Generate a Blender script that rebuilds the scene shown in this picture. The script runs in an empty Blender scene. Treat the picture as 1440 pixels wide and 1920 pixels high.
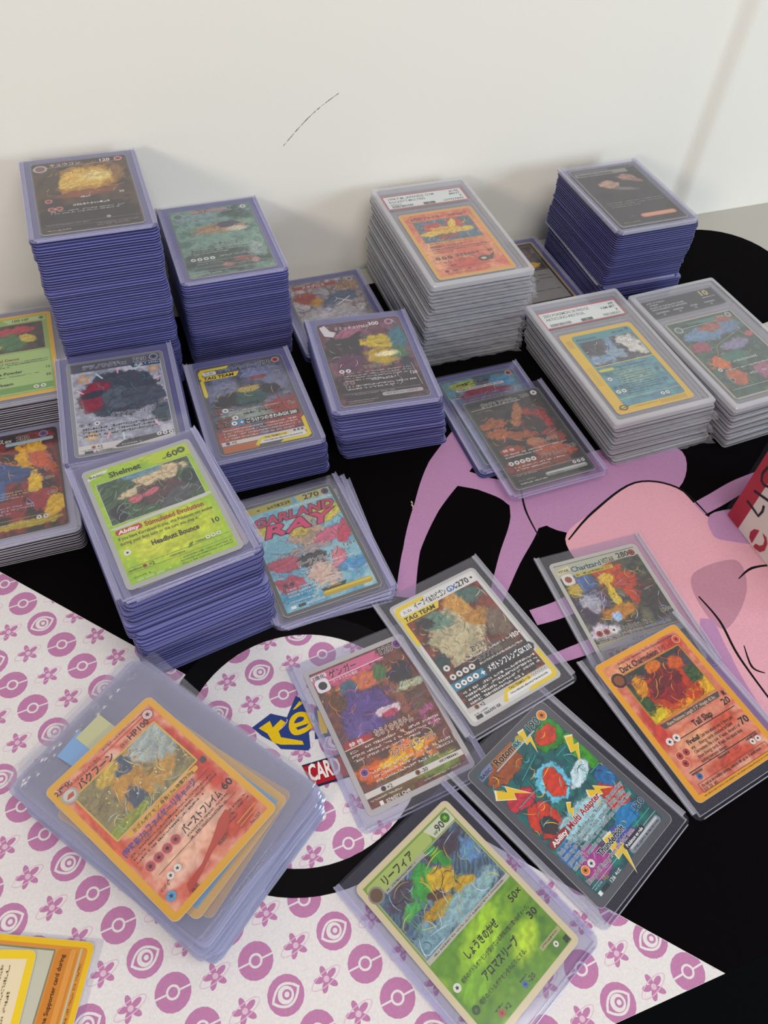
import bpy, math, random
import numpy as np
from mathutils import Matrix, Vector

S = 0.001                      # the code is written in millimetres
sc = bpy.context.scene
col = sc.collection
random.seed(4)

# ------------------------------------------------------------------ camera
FPX, CAMZ = 1471.8, 405.36
Fv = Vector((0.25005896, 0.57533597, -0.7787548)).normalized()
Rv = Vector((0.93983383, -0.33759397, 0.05237069)).normalized()
Uv = Rv.cross(Fv).normalized()
cam = bpy.data.objects.new('camera', bpy.data.cameras.new('camera'))
col.objects.link(cam)
cam.data.sensor_fit = 'VERTICAL'
cam.data.sensor_height = 36
cam.data.lens = 36 * FPX / 1920
cam.data.clip_start = 0.01
cam.matrix_world = Matrix(((Rv.x, Uv.x, -Fv.x, 0), (Rv.y, Uv.y, -Fv.y, 0), (Rv.z, Uv.z, -Fv.z, CAMZ * S), (0, 0, 0, 1)))
sc.camera = cam

def G(px, py, z=0.0):          # photo pixel -> point on the level plane at height z (mm)
    d = Fv + Rv * ((px - 720) / FPX) - Uv * ((py - 960) / FPX)
    t = (z - CAMZ) / d.z
    return (d.x * t, d.y * t)

# ------------------------------------------------------------------ light
w = bpy.data.worlds.new('room_light'); sc.world = w; w.use_nodes = True
w.node_tree.nodes['Background'].inputs[0].default_value = (0.90, 0.93, 1.0, 1)
w.node_tree.nodes['Background'].inputs[1].default_value = 0.22

def area(name, loc, target, sx, sy, energy, color):
    l = bpy.data.lights.new(name, 'AREA'); l.shape = 'RECTANGLE'; l.size = sx; l.size_y = sy
    l.energy = energy; l.color = color
    o = bpy.data.objects.new(name, l); col.objects.link(o); o.location = loc
    o.rotation_euler = (Vector(target) - Vector(loc)).to_track_quat('-Z', 'Y').to_euler()
    return o
area('window_light', (1.55, -0.55, 0.34), (0.15, 0.50, 0.08), 0.45, 0.5, 12.5, (0.74, 0.89, 1.0))
area('floor_lamp_light', (-1.15, -0.95, 0.80), (0.15, 0.50, 0.08), 0.30, 0.30, 10.5, (1.0, 0.88, 0.74))
area('ceiling_lamp', (0.25, -0.45, 1.65), (0.15, 0.25, 0.0), 1.2, 0.9, 19, (1.0, 0.96, 0.90))
sc.view_settings.view_transform = 'Standard'
sc.view_settings.look = 'None'
sc.view_settings.gamma = 1
sc.view_settings.use_curve_mapping = False
sc.view_settings.exposure = 0.0
sc.cycles.transparent_max_bounces = 64

# ------------------------------------------------------------------ materials
def lin(h):
    h = h.lstrip('#')
    v = [int(h[i:i + 2], 16) / 255 for i in (0, 2, 4)]
    return tuple(c / 12.92 if c <= .04045 else ((c + .055) / 1.055) ** 2.4 for c in v)

def mat(name, base, rough=.5, spec=.5, noise=0, nscale=400, bump=0, bscale=600, rnd=0, metal=0):
    m = bpy.data.materials.new(name); m.use_nodes = True
    nt = m.node_tree; b = nt.nodes['Principled BSDF']
    c = lin(base) if isinstance(base, str) else base
    b.inputs['Base Color'].default_value = (*c, 1)
    b.inputs['Roughness'].default_value = rough
    b.inputs['Specular IOR Level'].default_value = spec
    b.inputs['Metallic'].default_value = metal
    tc = nt.nodes.new('ShaderNodeTexCoord')
    if noise or rnd:
        hsv = nt.nodes.new('ShaderNodeHueSaturation')
        hsv.inputs['Color'].default_value = (*c, 1)
        if noise:
            n = nt.nodes.new('ShaderNodeTexNoise'); n.inputs['Scale'].default_value = nscale; n.inputs['Detail'].default_value = 4
            nt.links.new(tc.outputs['Object'], n.inputs['Vector']); src = n.outputs['Fac']; amp = noise
        else:
            oi = nt.nodes.new('ShaderNodeObjectInfo'); src = oi.outputs['Random']; amp = rnd
        mr = nt.nodes.new('ShaderNodeMapRange'); mr.inputs[3].default_value = 1 - amp; mr.inputs[4].default_value = 1 + amp
        nt.links.new(src, mr.inputs[0]); nt.links.new(mr.outputs[0], hsv.inputs['Value'])
        nt.links.new(hsv.outputs[0], b.inputs['Base Color'])
    if bump:
        n = nt.nodes.new('ShaderNodeTexNoise'); n.inputs['Scale'].default_value = bscale; n.inputs['Detail'].default_value = 3
        nt.links.new(tc.outputs['Object'], n.inputs['Vector'])
        bp = nt.nodes.new('ShaderNodeBump'); bp.inputs['Strength'].default_value = bump; bp.inputs['Distance'].default_value = .0005
        nt.links.new(n.outputs['Fac'], bp.inputs['Height']); nt.links.new(bp.outputs[0], b.inputs['Normal'])
    return m

def ink(name, rough, spec=.5, fabric=0):       # flat print: colours stored on the mesh
    m = mat(name, '#ffffff', rough, spec)
    nt = m.node_tree; b = nt.nodes['Principled BSDF']
    a = nt.nodes.new('ShaderNodeVertexColor'); a.layer_name = 'Col'
    nt.links.new(a.outputs['Color'], b.inputs['Base Color'])
    if fabric:
        tc = nt.nodes.new('ShaderNodeTexCoord')
        n = nt.nodes.new('ShaderNodeTexNoise'); n.inputs['Scale'].default_value = 900; n.inputs['Detail'].default_value = 2
        nt.links.new(tc.outputs['Object'], n.inputs['Vector'])
        mr = nt.nodes.new('ShaderNodeMapRange'); mr.inputs[3].default_value = 1 - fabric; mr.inputs[4].default_value = 1 + fabric
        mx = nt.nodes.new('ShaderNodeHueSaturation')
        nt.links.new(n.outputs['Fac'], mr.inputs[0]); nt.links.new(mr.outputs[0], mx.inputs['Value'])
        nt.links.new(a.outputs['Color'], mx.inputs['Color']); nt.links.new(mx.outputs[0], b.inputs['Base Color'])
        bp = nt.nodes.new('ShaderNodeBump'); bp.inputs['Strength'].default_value = .35; bp.inputs['Distance'].default_value = .0004
        nt.links.new(n.outputs['Fac'], bp.inputs['Height']); nt.links.new(bp.outputs[0], b.inputs['Normal'])
    return m

def clear(name, tint, body, amount, rough=.12, ior=1.5):   # thin clear plastic: see-through, tinted, with a gloss and a little haze
    m = bpy.data.materials.new(name); m.use_nodes = True
    nt = m.node_tree; nt.nodes.clear()
    out = nt.nodes.new('ShaderNodeOutputMaterial')
    tr = nt.nodes.new('ShaderNodeBsdfTransparent'); tr.inputs[0].default_value = (*tint, 1)
    di = nt.nodes.new('ShaderNodeBsdfDiffuse'); di.inputs[0].default_value = (*lin(body), 1)
    gl = nt.nodes.new('ShaderNodeBsdfGlossy'); gl.inputs['Roughness'].default_value = rough
    gl.inputs[0].default_value = (1, 1, 1, 1)
    fr = nt.nodes.new('ShaderNodeFresnel'); fr.inputs['IOR'].default_value = ior
    m1 = nt.nodes.new('ShaderNodeMixShader'); m1.inputs[0].default_value = amount
    m2 = nt.nodes.new('ShaderNodeMixShader')
    nt.links.new(tr.outputs[0], m1.inputs[1]); nt.links.new(di.outputs[0], m1.inputs[2])
    geo = nt.nodes.new('ShaderNodeNewGeometry')            # gloss only where light enters the sheet
    inv = nt.nodes.new('ShaderNodeMath'); inv.operation = 'SUBTRACT'; inv.inputs[0].default_value = 1
    mul = nt.nodes.new('ShaderNodeMath'); mul.operation = 'MULTIPLY'
    nt.links.new(geo.outputs['Backfacing'], inv.inputs[1]); nt.links.new(inv.outputs[0], mul.inputs[0]); nt.links.new(fr.outputs[0], mul.inputs[1])
    nt.links.new(mul.outputs[0], m2.inputs[0]); nt.links.new(m1.outputs[0], m2.inputs[1]); nt.links.new(gl.outputs[0], m2.inputs[2])
    nt.links.new(m2.outputs[0], out.inputs[0])
    return m

M = {
 'wall': mat('wall_paint', '#dedbd4', .75, .3, noise=.02, nscale=3, bump=.25, bscale=260),
 'table': mat('table_white', '#aeaba3', .5, .4, noise=.02, nscale=8),
 'floor': mat('dark_carpet', '#060708', .95, .1, noise=.5, nscale=300, bump=.4),
 'black': mat('black_mat_cloth', '#050305', .95, .06, noise=.35, nscale=900, bump=.35, bscale=900),
 'print': ink('card_print', .30, .45),
 'foil': ink('card_foil_print', .22, .6),
 'matprint': ink('mat_print', .88, .15, fabric=.12),
 'label': ink('paper_print', .45, .4),
 'stock': mat('card_stock', '#cfcac2', .5, .4, noise=.03),
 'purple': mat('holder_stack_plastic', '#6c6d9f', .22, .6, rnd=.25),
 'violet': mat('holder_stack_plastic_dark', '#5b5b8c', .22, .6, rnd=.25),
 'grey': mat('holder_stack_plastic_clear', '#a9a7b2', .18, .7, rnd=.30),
 'gap_purple': mat('holder_gap_shade', '#34356e', .3, .5, rnd=.2),  # shade in the holder grooves painted as darker plastic, also the next two
 'gap_violet': mat('holder_gap_shade_dark', '#2a2a5c', .3, .5, rnd=.2),
 'gap_grey': mat('holder_gap_shade_clear', '#34303c', .25, .6, rnd=.3),
 'gap_slab': clear('slab_gap_shade', (.70, .70, .74), '#8a8a92', .30, .08),  # shade in the slab grooves put into a darker body colour
 'edge': clear('clear_bright_edge', (.90, .90, .96), '#dcdcf0', .30, .05),
 'slab': clear('slab_stack_plastic', (.80, .80, .83), '#d2d2d8', .42, .06),
 'saver': clear('sleeve_stack_plastic', (.86, .87, .93), '#b9bcdc', .38, .07),
 'sheet': clear('clear_sheet', (.93, .93, .97), '#b9b6d6', .022, .06),
 'sheet_front': clear('clear_front_sheet', (.96, .96, .98), '#c9c8d8', .022, .08),
 'rail': clear('clear_rail_glint', (.92, .92, .97), '#d3d1ee', .28, .04),  # whitish body colour paints glints along the clear ridges, also the next one
 'railclear': clear('clear_rail_glint_grey', (.94, .94, .96), '#e0e0ec', .26, .04),
 'slabclear': clear('slab_clear', (.96, .96, .97), '#e6e4ea', .055, .05),
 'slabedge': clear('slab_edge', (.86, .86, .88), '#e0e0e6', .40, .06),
 'film': clear('crinkled_film', (.90, .90, .92), '#dcdce4', .12, .10, 1.6),
 'saverclear': clear('semi_rigid_clear', (.95, .95, .97), '#c6c4d4', .07, .08),
 'blue_tape': clear('blue_tape', (.60, .75, .92), '#8fb6e0', .6, .4),
 'yellow_tape': clear('yellow_tape', (.84, .84, .70), '#cfcfa8', .6, .4),
 'marker': mat('marker_ink', '#16110f', .5, .3),
 'boxwhite': mat('white_carton', '#ddd6cc', .45, .4, noise=.03, nscale=30),
 'lint': mat('lint', '#c9b9a4', .9, .1),
 'scratch': mat('pencil_scratch', '#4a4643', .9, .1),
}

# ------------------------------------------------------------------ mesh helpers
def mesh(name, verts, faces, smooth=False):
    me = bpy.data.meshes.new(name)
    me.from_pydata([(x * S, y * S, z * S) for x, y, z in verts], [], faces)
    if smooth:
        me.polygons.foreach_set('use_smooth', [True] * len(me.polygons))
    me.update()
    return me

def obj(name, me, m, parent=None):
    if m is not None and not me.materials:
        me.materials.append(M[m])
    o = bpy.data.objects.new(name, me); col.objects.link(o)
    if parent is not None:
        o.parent = parent
    return o

def tag(o, label, cat, group=None, kind=None):
    o['label'] = label; o['category'] = cat
    if group: o['group'] = group
    if kind: o['kind'] = kind
    return o

def pose(o, x, y, z, rot=0, tilt=0, roll=0):
    o.location = (x * S, y * S, z * S)
    o.rotation_euler = (math.radians(tilt), math.radians(roll), math.radians(rot))
    return o

def empty(name, x, y, z, rot=0, tilt=0, roll=0):
    o = bpy.data.objects.new(name, None); col.objects.link(o); o.empty_display_size = .02
    return pose(o, x, y, z, rot, tilt, roll)

def outline(wd, ht, rt, rb, seg=3):
    pts = []
    for cx, cy, r, a0 in ((wd / 2, ht / 2, rt, 0), (-wd / 2, ht / 2, rt, 90), (-wd / 2, -ht / 2, rb, 180), (wd / 2, -ht / 2, rb, 270)):
        ox, oy = cx - math.copysign(r, cx), cy - math.copysign(r, cy)
        for k in range(seg + 1):
            a = math.radians(a0 + 90 * k / seg)
            pts.append((ox + r * math.cos(a), oy + r * math.sin(a)))
    return pts

def slabmesh(name, wd, ht, rt, rb, rings, ox=0, oy=0, seg=3, gaps=()):   # rings: (inset, z) from bottom to top; gaps: groove rings that get the darker painted-shade material
    V, Fc = [], []
    n = None
    for ins, z in rings:
        o = outline(wd - 2 * ins, ht - 2 * ins, max(.1, rt - ins), max(.1, rb - ins), seg)
        n = len(o)
        V += [(x + ox, y + oy, z) for x, y in o]
    for r in range(len(rings) - 1):
        for i in range(n):
            j = (i + 1) % n
            Fc.append((r * n + i, r * n + j, (r + 1) * n + j, (r + 1) * n + i))
    Fc.append(tuple(range(n))[::-1])
    Fc.append(tuple((len(rings) - 1) * n + i for i in range(n)))
    me = mesh(name, V, Fc)
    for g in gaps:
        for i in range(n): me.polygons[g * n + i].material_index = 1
    return me

def box(x0, y0, z0, x1, y1, z1):
    V = [(x0, y0, z0), (x1, y0, z0), (x1, y1, z0), (x0, y1, z0), (x0, y0, z1), (x1, y0, z1), (x1, y1, z1), (x0, y1, z1)]
    Fc = [(3, 2, 1, 0), (4, 5, 6, 7), (0, 1, 5, 4), (1, 2, 6, 5), (2, 3, 7, 6), (3, 0, 4, 7)]
    return V, Fc

# ------------------------------------------------------------------ flat print
_tc = {}
def glyphs(s, bold):
    k = (s, bold)
    if k not in _tc:
        cu = bpy.data.curves.new('t', 'FONT'); cu.body = s; cu.size = 1; cu.resolution_u = 2; cu.offset = bold; cu.fill_mode = 'FRONT'
        o = bpy.data.objects.new('t', cu)
        me = bpy.data.meshes.new_from_object(o)
        v = np.empty(len(me.vertices) * 3); me.vertices.foreach_get('co', v)
        _tc[k] = (v.reshape(-1, 3)[:, :2].copy(), [tuple(p.vertices) for p in me.polygons])
        bpy.data.objects.remove(o); bpy.data.curves.remove(cu); bpy.data.meshes.remove(me)
    return _tc[k]

VIV = .35
def vivid(C):
    C = np.asarray(C, np.float64); L = C @ np.array([.2126, .7152, .0722])
    C = np.clip(L[..., None] + (C - L[..., None]) * (1 + .28 * VIV), 0, 1)
    return np.clip(C ** (1 + .16 * VIV) * (1 + .20 * VIV), 0, .92)

class Print:
    """flat shapes in card millimetres: x right, y DOWN from the top-left corner"""
    def __init__(self, wd=63, ht=88, z=.35, step=.004):
        self.w, self.h, self.z, self.step = wd, ht, z, step
        self.V, self.F, self.C = [], [], []
    def up(self): self.z += self.step
    def poly(self, pts, c):
        self.up(); b = len(self.V); c = lin(c) if isinstance(c, str) else c
        a = sum(pts[i][0] * pts[(i + 1) % len(pts)][1] - pts[(i + 1) % len(pts)][0] * pts[i][1] for i in range(len(pts)))
        if a > 0: pts = pts[::-1]
        for x, y in pts:
            self.V.append((x - self.w / 2, self.h / 2 - y, self.z)); self.C.append(c)
        self.F.append(tuple(range(b, b + len(pts))))
    def rect(self, x0, y0, x1, y1, c, r=0):
        if r:
            o = outline(x1 - x0, y1 - y0, r, r)
            self.poly([((x0 + x1) / 2 + x, (y0 + y1) / 2 - y) for x, y in o], c)
        else:
            self.poly([(x0, y0), (x1, y0), (x1, y1), (x0, y1)], c)
    def disc(self, x, y, r, c, n=16, ry=None):
        ry = ry or r
        self.poly([(x + r * math.cos(2 * math.pi * k / n), y + ry * math.sin(2 * math.pi * k / n)) for k in range(n)], c)
    def line(self, x0, y0, x1, y1, wd, c):
        d = math.hypot(x1 - x0, y1 - y0) or 1; nx, ny = -(y1 - y0) / d * wd / 2, (x1 - x0) / d * wd / 2
        self.poly([(x0 + nx, y0 + ny), (x1 + nx, y1 + ny), (x1 - nx, y1 - ny), (x0 - nx, y0 - ny)], c)
    def frame(self, x0, y0, x1, y1, wd, c):
        for a in ((x0, y0, x1, y0), (x1, y0, x1, y1), (x1, y1, x0, y1), (x0, y1, x0, y0)):
            self.line(*a, wd, c)
    def sym(self, x, y, r, c, dot='#20191a', rim=None):      # small round cost symbol
        if rim: self.disc(x, y, r * 1.15, rim)
        self.disc(x, y, r, c)
        self.poly([(x + r * (.62 if k % 2 else .25) * math.cos(k * math.pi / 5 - .3), y + r * (.62 if k % 2 else .25) * math.sin(k * math.pi / 5 - .3)) for k in range(10)], dot)
    def text(self, x, y, size, s, c, bold=.0, al='l', halo=None, hw=.035, fit=None, sx=1, shear=0):
        if halo: self.text(x, y, size, s, halo, bold + hw, al, None, 0, fit, sx, shear)
        v, f = glyphs(s, round(bold, 4))
        if len(v) == 0: return
        self.up(); b = len(self.V); c = lin(c) if isinstance(c, str) else c
        v0 = glyphs(s, 0.0)[0] if bold else v
        wd = (v0[:, 0].max()) * size
        k = sx
        if fit: k = fit / max(wd, .01)
        off = {'l': 0, 'c': -wd * k / 2, 'r': -wd * k}[al]
        for px, py in v:
            self.V.append((x + off + (px + py * shear) * size * k - self.w / 2, self.h / 2 - (y - py * size), self.z)); self.C.append(c)
        for q in f: self.F.append(tuple(i + b for i in q))
    def greek(self, x0, y0, x1, n, pitch, c, hgt=.75, seed=1):   # lines of print too small to read
        r = random.Random(seed); self.up()
        c = lin(c) if isinstance(c, str) else c
        V, Fc, C = self.V, self.F, self.C
        def bar(ax, ay, bx_, by):
            b = len(V)
            for px, py in ((ax, ay), (ax, by), (bx_, by), (bx_, ay)):
                V.append((px - self.w / 2, self.h / 2 - py, self.z)); C.append(c)
            Fc.append((b, b + 1, b + 2, b + 3))
        st = max(.16, hgt * .2); cw = hgt * .95
        for k in range(n):
            x = x0; xe = x1 if k < n - 1 or n == 1 else x0 + (x1 - x0) * r.uniform(.35, .9)
            y = y0 + k * pitch
            while x < xe - cw * .5:
                if r.random() < .9:
                    q = r.random()
                    if q < .75: bar(x + cw * r.uniform(.05, .5), y, x + cw * r.uniform(.05, .5) + st, y + hgt)
                    if q < .45: bar(x + cw * .62, y + hgt * r.uniform(0, .4), x + cw * .62 + st, y + hgt)
                    yy = y + hgt * r.choice((.05, .35, .6, .8)); bar(x, yy, x + cw * .88, yy + st)
                    if q > .3:
                        yy = y + hgt * r.choice((.0, .25, .5, .78)); bar(x + cw * .1, yy, x + cw * .85, yy + st)
                x += cw
    def scribble(self, x0, y0, x1, y1, n, cols, seed, wd=.3, ln=(3, 9)):     # loose drawn strokes
        r = random.Random(seed)
        for k in range(n):
            x, y, a, l = r.uniform(x0, x1), r.uniform(y0, y1), r.uniform(0, 6.28), r.uniform(*ln); cv = r.uniform(-.5, .5)
            c = r.choice(cols); pts = [(x, y)]
            for q in range(5):
                a += cv; x += math.cos(a) * l / 5; y += math.sin(a) * l / 5
                pts.append((min(max(x, x0), x1), min(max(y, y0), y1)))
            w_ = wd * r.uniform(.4, 1.15); L_, R_ = [], []
            for q, p in enumerate(pts):
                a0, b0 = pts[max(0, q - 1)], pts[min(5, q + 1)]; d = math.hypot(b0[0] - a0[0], b0[1] - a0[1]) or 1
                t = w_ * (1 - abs(q - 2.5) / 3) + .06; nx, ny = -(b0[1] - a0[1]) / d * t / 2, (b0[0] - a0[0]) / d * t / 2
                L_.append((p[0] + nx, p[1] + ny)); R_.append((p[0] - nx, p[1] - ny))
            zz = self.z
            self.poly(L_ + R_[::-1], c); self.z = zz + (self.step if k % 12 == 0 else 0)
    def build(self, name, m, parent):
        if not self.V: return None
        me = mesh(name, self.V, self.F)
        a = me.color_attributes.new('Col', 'FLOAT_COLOR', 'POINT')
        cc = np.ones((len(self.V), 4), np.float32); cc[:, :3] = vivid(self.C) if m in ('print', 'foil') else np.array(self.C)
        a.data.foreach_set('color', cc.ravel())
        return obj(name, me, m, parent)

def vnoise(X, Y, seed):
    r = np.random.RandomState(seed); t = r.rand(64, 64)
    xi, yi = np.floor(X).astype(int), np.floor(Y).astype(int); fx, fy = X - xi, Y - yi
    fx = fx * fx * (3 - 2 * fx); fy = fy * fy * (3 - 2 * fy)
    g = lambda a, b: t[a % 64, b % 64]
    return (g(xi, yi) * (1 - fx) + g(xi + 1, yi) * fx) * (1 - fy) + (g(xi, yi + 1) * (1 - fx) + g(xi + 1, yi + 1) * fx) * fy
def fbm(X, Y, seed):
    return (vnoise(X, Y, seed) + .5 * vnoise(X * 2.1, Y * 2.1, seed + 1) + .25 * vnoise(X * 4.3, Y * 4.3, seed + 2)) / 1.75

def artwork(parent, x0, y0, x1, y1, base, blobs, seed, z=.36, warp=.35, inkw=.0, streak=0, res=.36, m='print', wd=63, ht=88, grain=.25, lines=.55):
    """abstract painted picture: a palette field with soft-edged irregular patches"""
    nx, ny = max(2, int((x1 - x0) / res)), max(2, int((y1 - y0) / res))
    xs, ys = np.linspace(x0, x1, nx + 1), np.linspace(y0, y1, ny + 1)
    X, Y = np.meshgrid(xs, ys)
    n1 = fbm(X * .09 + seed, Y * .09, seed); n2 = fbm(X * .3, Y * .3 + seed, seed + 5); n3 = fbm(X * .8, Y * .8, seed + 9)
    B = np.array([lin(c) for c in base])
    t = np.clip((n1 - .25) / .5, 0, .999) * (len(B) - 1)
    if streak:
        t = np.clip((np.sin((X * math.cos(streak) + Y * math.sin(streak)) * .9 + n1 * 9) * .5 + .5) * .7 + n1 * .3, 0, .999) * (len(B) - 1)
    i = t.astype(int); f = (t - i)[..., None]
    i2 = np.minimum(i + 1, len(B) - 1)
    C = B[i] * (1 - f) + B[i2] * f
    C = C * (1 - grain + 2 * grain * n2)[..., None]
    for q, (cx, cy, rx, ry, ang, c, soft) in enumerate(blobs):
        a = math.radians(ang); u = (X - cx) * math.cos(a) + (Y - cy) * math.sin(a); v = -(X - cx) * math.sin(a) + (Y - cy) * math.cos(a)
        soft = soft * .4
        d = np.hypot(u / rx, v / ry) + warp * .9 * (fbm(X * .75 + q * 3, Y * .75, seed + q + 60) - .5) + warp * 2 * (fbm(X * .22 + q * 7, Y * .22, seed + q + 20) - .5)
        k = np.clip((1 + soft - d) / (2 * soft + 1e-6), 0, 1)[..., None]
        bands = np.sin((u / rx * 2.2 + v / ry * 3.1 + 5 * n1 + 3 * n2) * 2.2)
        cc = np.array(lin(c)) * (.78 + .36 * n2 + .12 * np.tanh(bands * 2.5))[..., None]
        C = C * (1 - k) + cc * k
        if inkw:
            e = np.exp(-((d - 1) / inkw) ** 2)[..., None] * .75
            C = C * (1 - e) + np.array([.012, .01, .012]) * e
    iso = np.abs(np.sin((n2 + .6 * n1) * 17)); e = np.exp(-(iso / .10) ** 2)[..., None] * lines     # fine drawn lines
    C = C * (1 - e) + np.array([.02, .018, .02]) * e
    C = np.clip(C * (.80 + .40 * n3)[..., None], 0, 1)
    C = vivid(C)
    n = (nx + 1) * (ny + 1)
    V = np.stack([(X.ravel() - wd / 2) * S, (ht / 2 - Y.ravel()) * S, np.full(n, z * S)], 1)
    a = np.arange(n).reshape(ny + 1, nx + 1)
    Q = np.stack([a[1:, :-1], a[1:, 1:], a[:-1, 1:], a[:-1, :-1]], -1).reshape(-1, 4)
    me = bpy.data.meshes.new('artwork')
    me.vertices.add(n); me.vertices.foreach_set('co', V.ravel().astype(np.float32))
    me.loops.add(Q.size); me.loops.foreach_set('vertex_index', Q.ravel().astype(np.int32))
    me.polygons.add(len(Q)); me.polygons.foreach_set('loop_start', np.arange(0, Q.size, 4, dtype=np.int32))
    me.update(calc_edges=True)
    ca = me.color_attributes.new('Col', 'FLOAT_COLOR', 'POINT')
    cc = np.ones((n, 4), np.float32); cc[:, :3] = C.reshape(-1, 3); ca.data.foreach_set('color', cc.ravel())
    return obj('artwork', me, m, parent)

STOCK = slabmesh('card_stock', 63, 88, 3, 3, [(0, 0), (0, .32)], seg=4)
def card(label, P, dz, border, group=None):
    """an unprinted card at pose P=(x,y,z,rot,tilt) raised by dz; returns (root, shapes, lettering)"""
    x, y, z, rot, tilt = P
    e = empty('trading_card', x, y, z, rot, tilt)
    up = Matrix.Rotation(math.radians(rot), 3, 'Z') @ Matrix.Rotation(math.radians(tilt), 3, 'X') @ Vector((0, 0, dz))
    e.location += up * S
    tag(e, label, 'card', group)
    obj('card_stock', STOCK, 'stock', e)
    fr = Print(); fr.rect(.15, .15, 62.85, 87.85, border, 2.9)
    fr.z = .366
    tx = Print(z=.54)
    return e, fr, tx

def done(e, fr, tx, m='print'):
    fr.build('printed_frame', m, e)
    tx.build('lettering', m, e)

# ------------------------------------------------------------------ the setting
WALLY = 574.0
def wallprofile(x):
    t = min(1, max(0, (x - 522) / 18)); t = t * t * (3 - 2 * t)
    return WALLY - 7.9 * t
xs = [-1500, -600, 0, 480] + [505 + 3 * k for k in range(20)] + [600, 900, 1800]
V, Fc = [], []
for x in xs:
    V += [(x, wallprofile(x), -740), (x, wallprofile(x), 1700), (x, 700, 1700), (x, 700, -740)]
for i in range(len(xs) - 1):
    a, b = 4 * i, 4 * i + 4
    Fc += [(a, b, b + 1, a + 1), (a + 1, b + 1, b + 2, a + 2), (a + 2, b + 2, b + 3, a + 3)]
wall = obj('wall_back', mesh('wall_back', V, Fc, True), 'wall')
me = wall.data
me.polygons.foreach_set('use_smooth', [i % 3 == 0 for i in range(len(me.polygons))])
wall['kind'] = 'structure'
# pencil-like scratch on the wall: a curved line of short dashes
V, Fc = [], []; r = random.Random(3)
for k in range(46):
    t = k / 45
    x = 142.0 + 42.6 * t; z = 112.4 + 33.4 * t + 3.0 * math.sin(math.pi * t)
    if r.random() < .2: continue
    l = r.uniform(.35, .9); hh = r.uniform(.10, .24) * (1.4 - .5 * t)
    d = Vector((1, .8)).normalized(); n = Vector((-d.y, d.x)); b = len(V)
    for sx_, sy_ in ((-1, -1), (1, -1), (1, 1), (-1, 1)):
        V.append((x + d.x * l * sx_ + n.x * hh * sy_, WALLY - .06, z + d.y * l * sx_ + n.y * hh * sy_))
    Fc.append((b, b + 1, b + 2, b + 3))
obj('scratch_mark', mesh('scratch_mark', V, Fc), 'scratch', wall)

fl = obj('floor', mesh('floor', *box(-1500, -1500, -760, 1800, 700, -740)), 'floor'); fl['kind'] = 'structure'

tb = empty('table', 0, 280, -740)
tag(tb, 'white table standing against the wall under the black mat', 'table')
def tpart(name, b, m):
    o = obj(name, mesh(name, *b), m, tb); return o
tpart('table_top', box(-700, -281, 712, 800, 286, 738), 'table')
for lx in (-660, 760):
    for ly in (-250, 250):
        tpart('leg', box(lx - 20, ly - 20, 0, lx + 20, ly + 20, 712), 'table')
TOPZ = -2.0     # table top; the mat surface is z = 0

# ------------------------------------------------------------------ the mat with its print
mt = empty('play_mat', 36, 268, TOPZ)
tag(mt, 'large black cloth mat printed with white and pink motifs under all the cards', 'mat')
MX0, MX1, MY0, MY1, RC = -520.0, 586.0, -3.5, 541.0, 62.0
o = outline(MX1 - MX0, MY1 - MY0, RC, 6, 10)
cx, cy = (MX0 + MX1) / 2 - 36, (MY0 + MY1) / 2 - 268
V = [(x + cx, y + cy, 0) for x, y in o] + [(x + cx, y + cy, 1.9) for x, y in o]
n = len(o)
obj('mat_cloth', mesh('mat_cloth', V, [tuple(range(n))[::-1], tuple(range(n, 2 * n))] + [(i, (i + 1) % n, n + (i + 1) % n, n + i) for i in range(n)]), 'black', mt)

class MatPrint(Print):
    """flat shapes on the mat in scene millimetres (x right, y away)"""
    def __init__(self, z): super().__init__(0, 0, z, .0012)
    def wp(self, pts, c): self.poly([(x, -y) for x, y in pts], c)
    def px(self, pts, c): self.wp([G(*p) for p in pts], c)
def mat_build(pr, name):
    pr.V = [(x - 36, y - 268, z) for x, y, z in pr.V]
    return pr.build(name, 'matprint', mt)

WHITE, PINK, DPINK = '#d9d5d7', '#b57aa4', '#9d5f8e'
CX, CY, RI, RO = 36.0, 165.0, 64.5, 77.5
LA, LB = (-108.2, 325.4), (188.3, -3.4)
def line_at(x): return LA[1] + (x - LA[0]) * (LB[1] - LA[1]) / (LB[0] - LA[0])
def circle(r, n=72): return [(CX + r * math.cos(2 * math.pi * k / n), CY + r * math.sin(2 * math.pi * k / n)) for k in range(n)]
wpn = MatPrint(1.905)
ytop = 541.0; xl = LA[0] - (ytop - LA[1]) * (LB[0] - LA[0]) / (LA[1] - LB[1])
wpn.wp([(xl, ytop), (-458, 541), (-520, 480), (-520, -3.4), (LB[0], -3.4)], WHITE)
wpn.wp(circle(RO), '#050305')
wpn.wp(circle(RI), WHITE)
mat_build(wpn, 'white_print')

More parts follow.
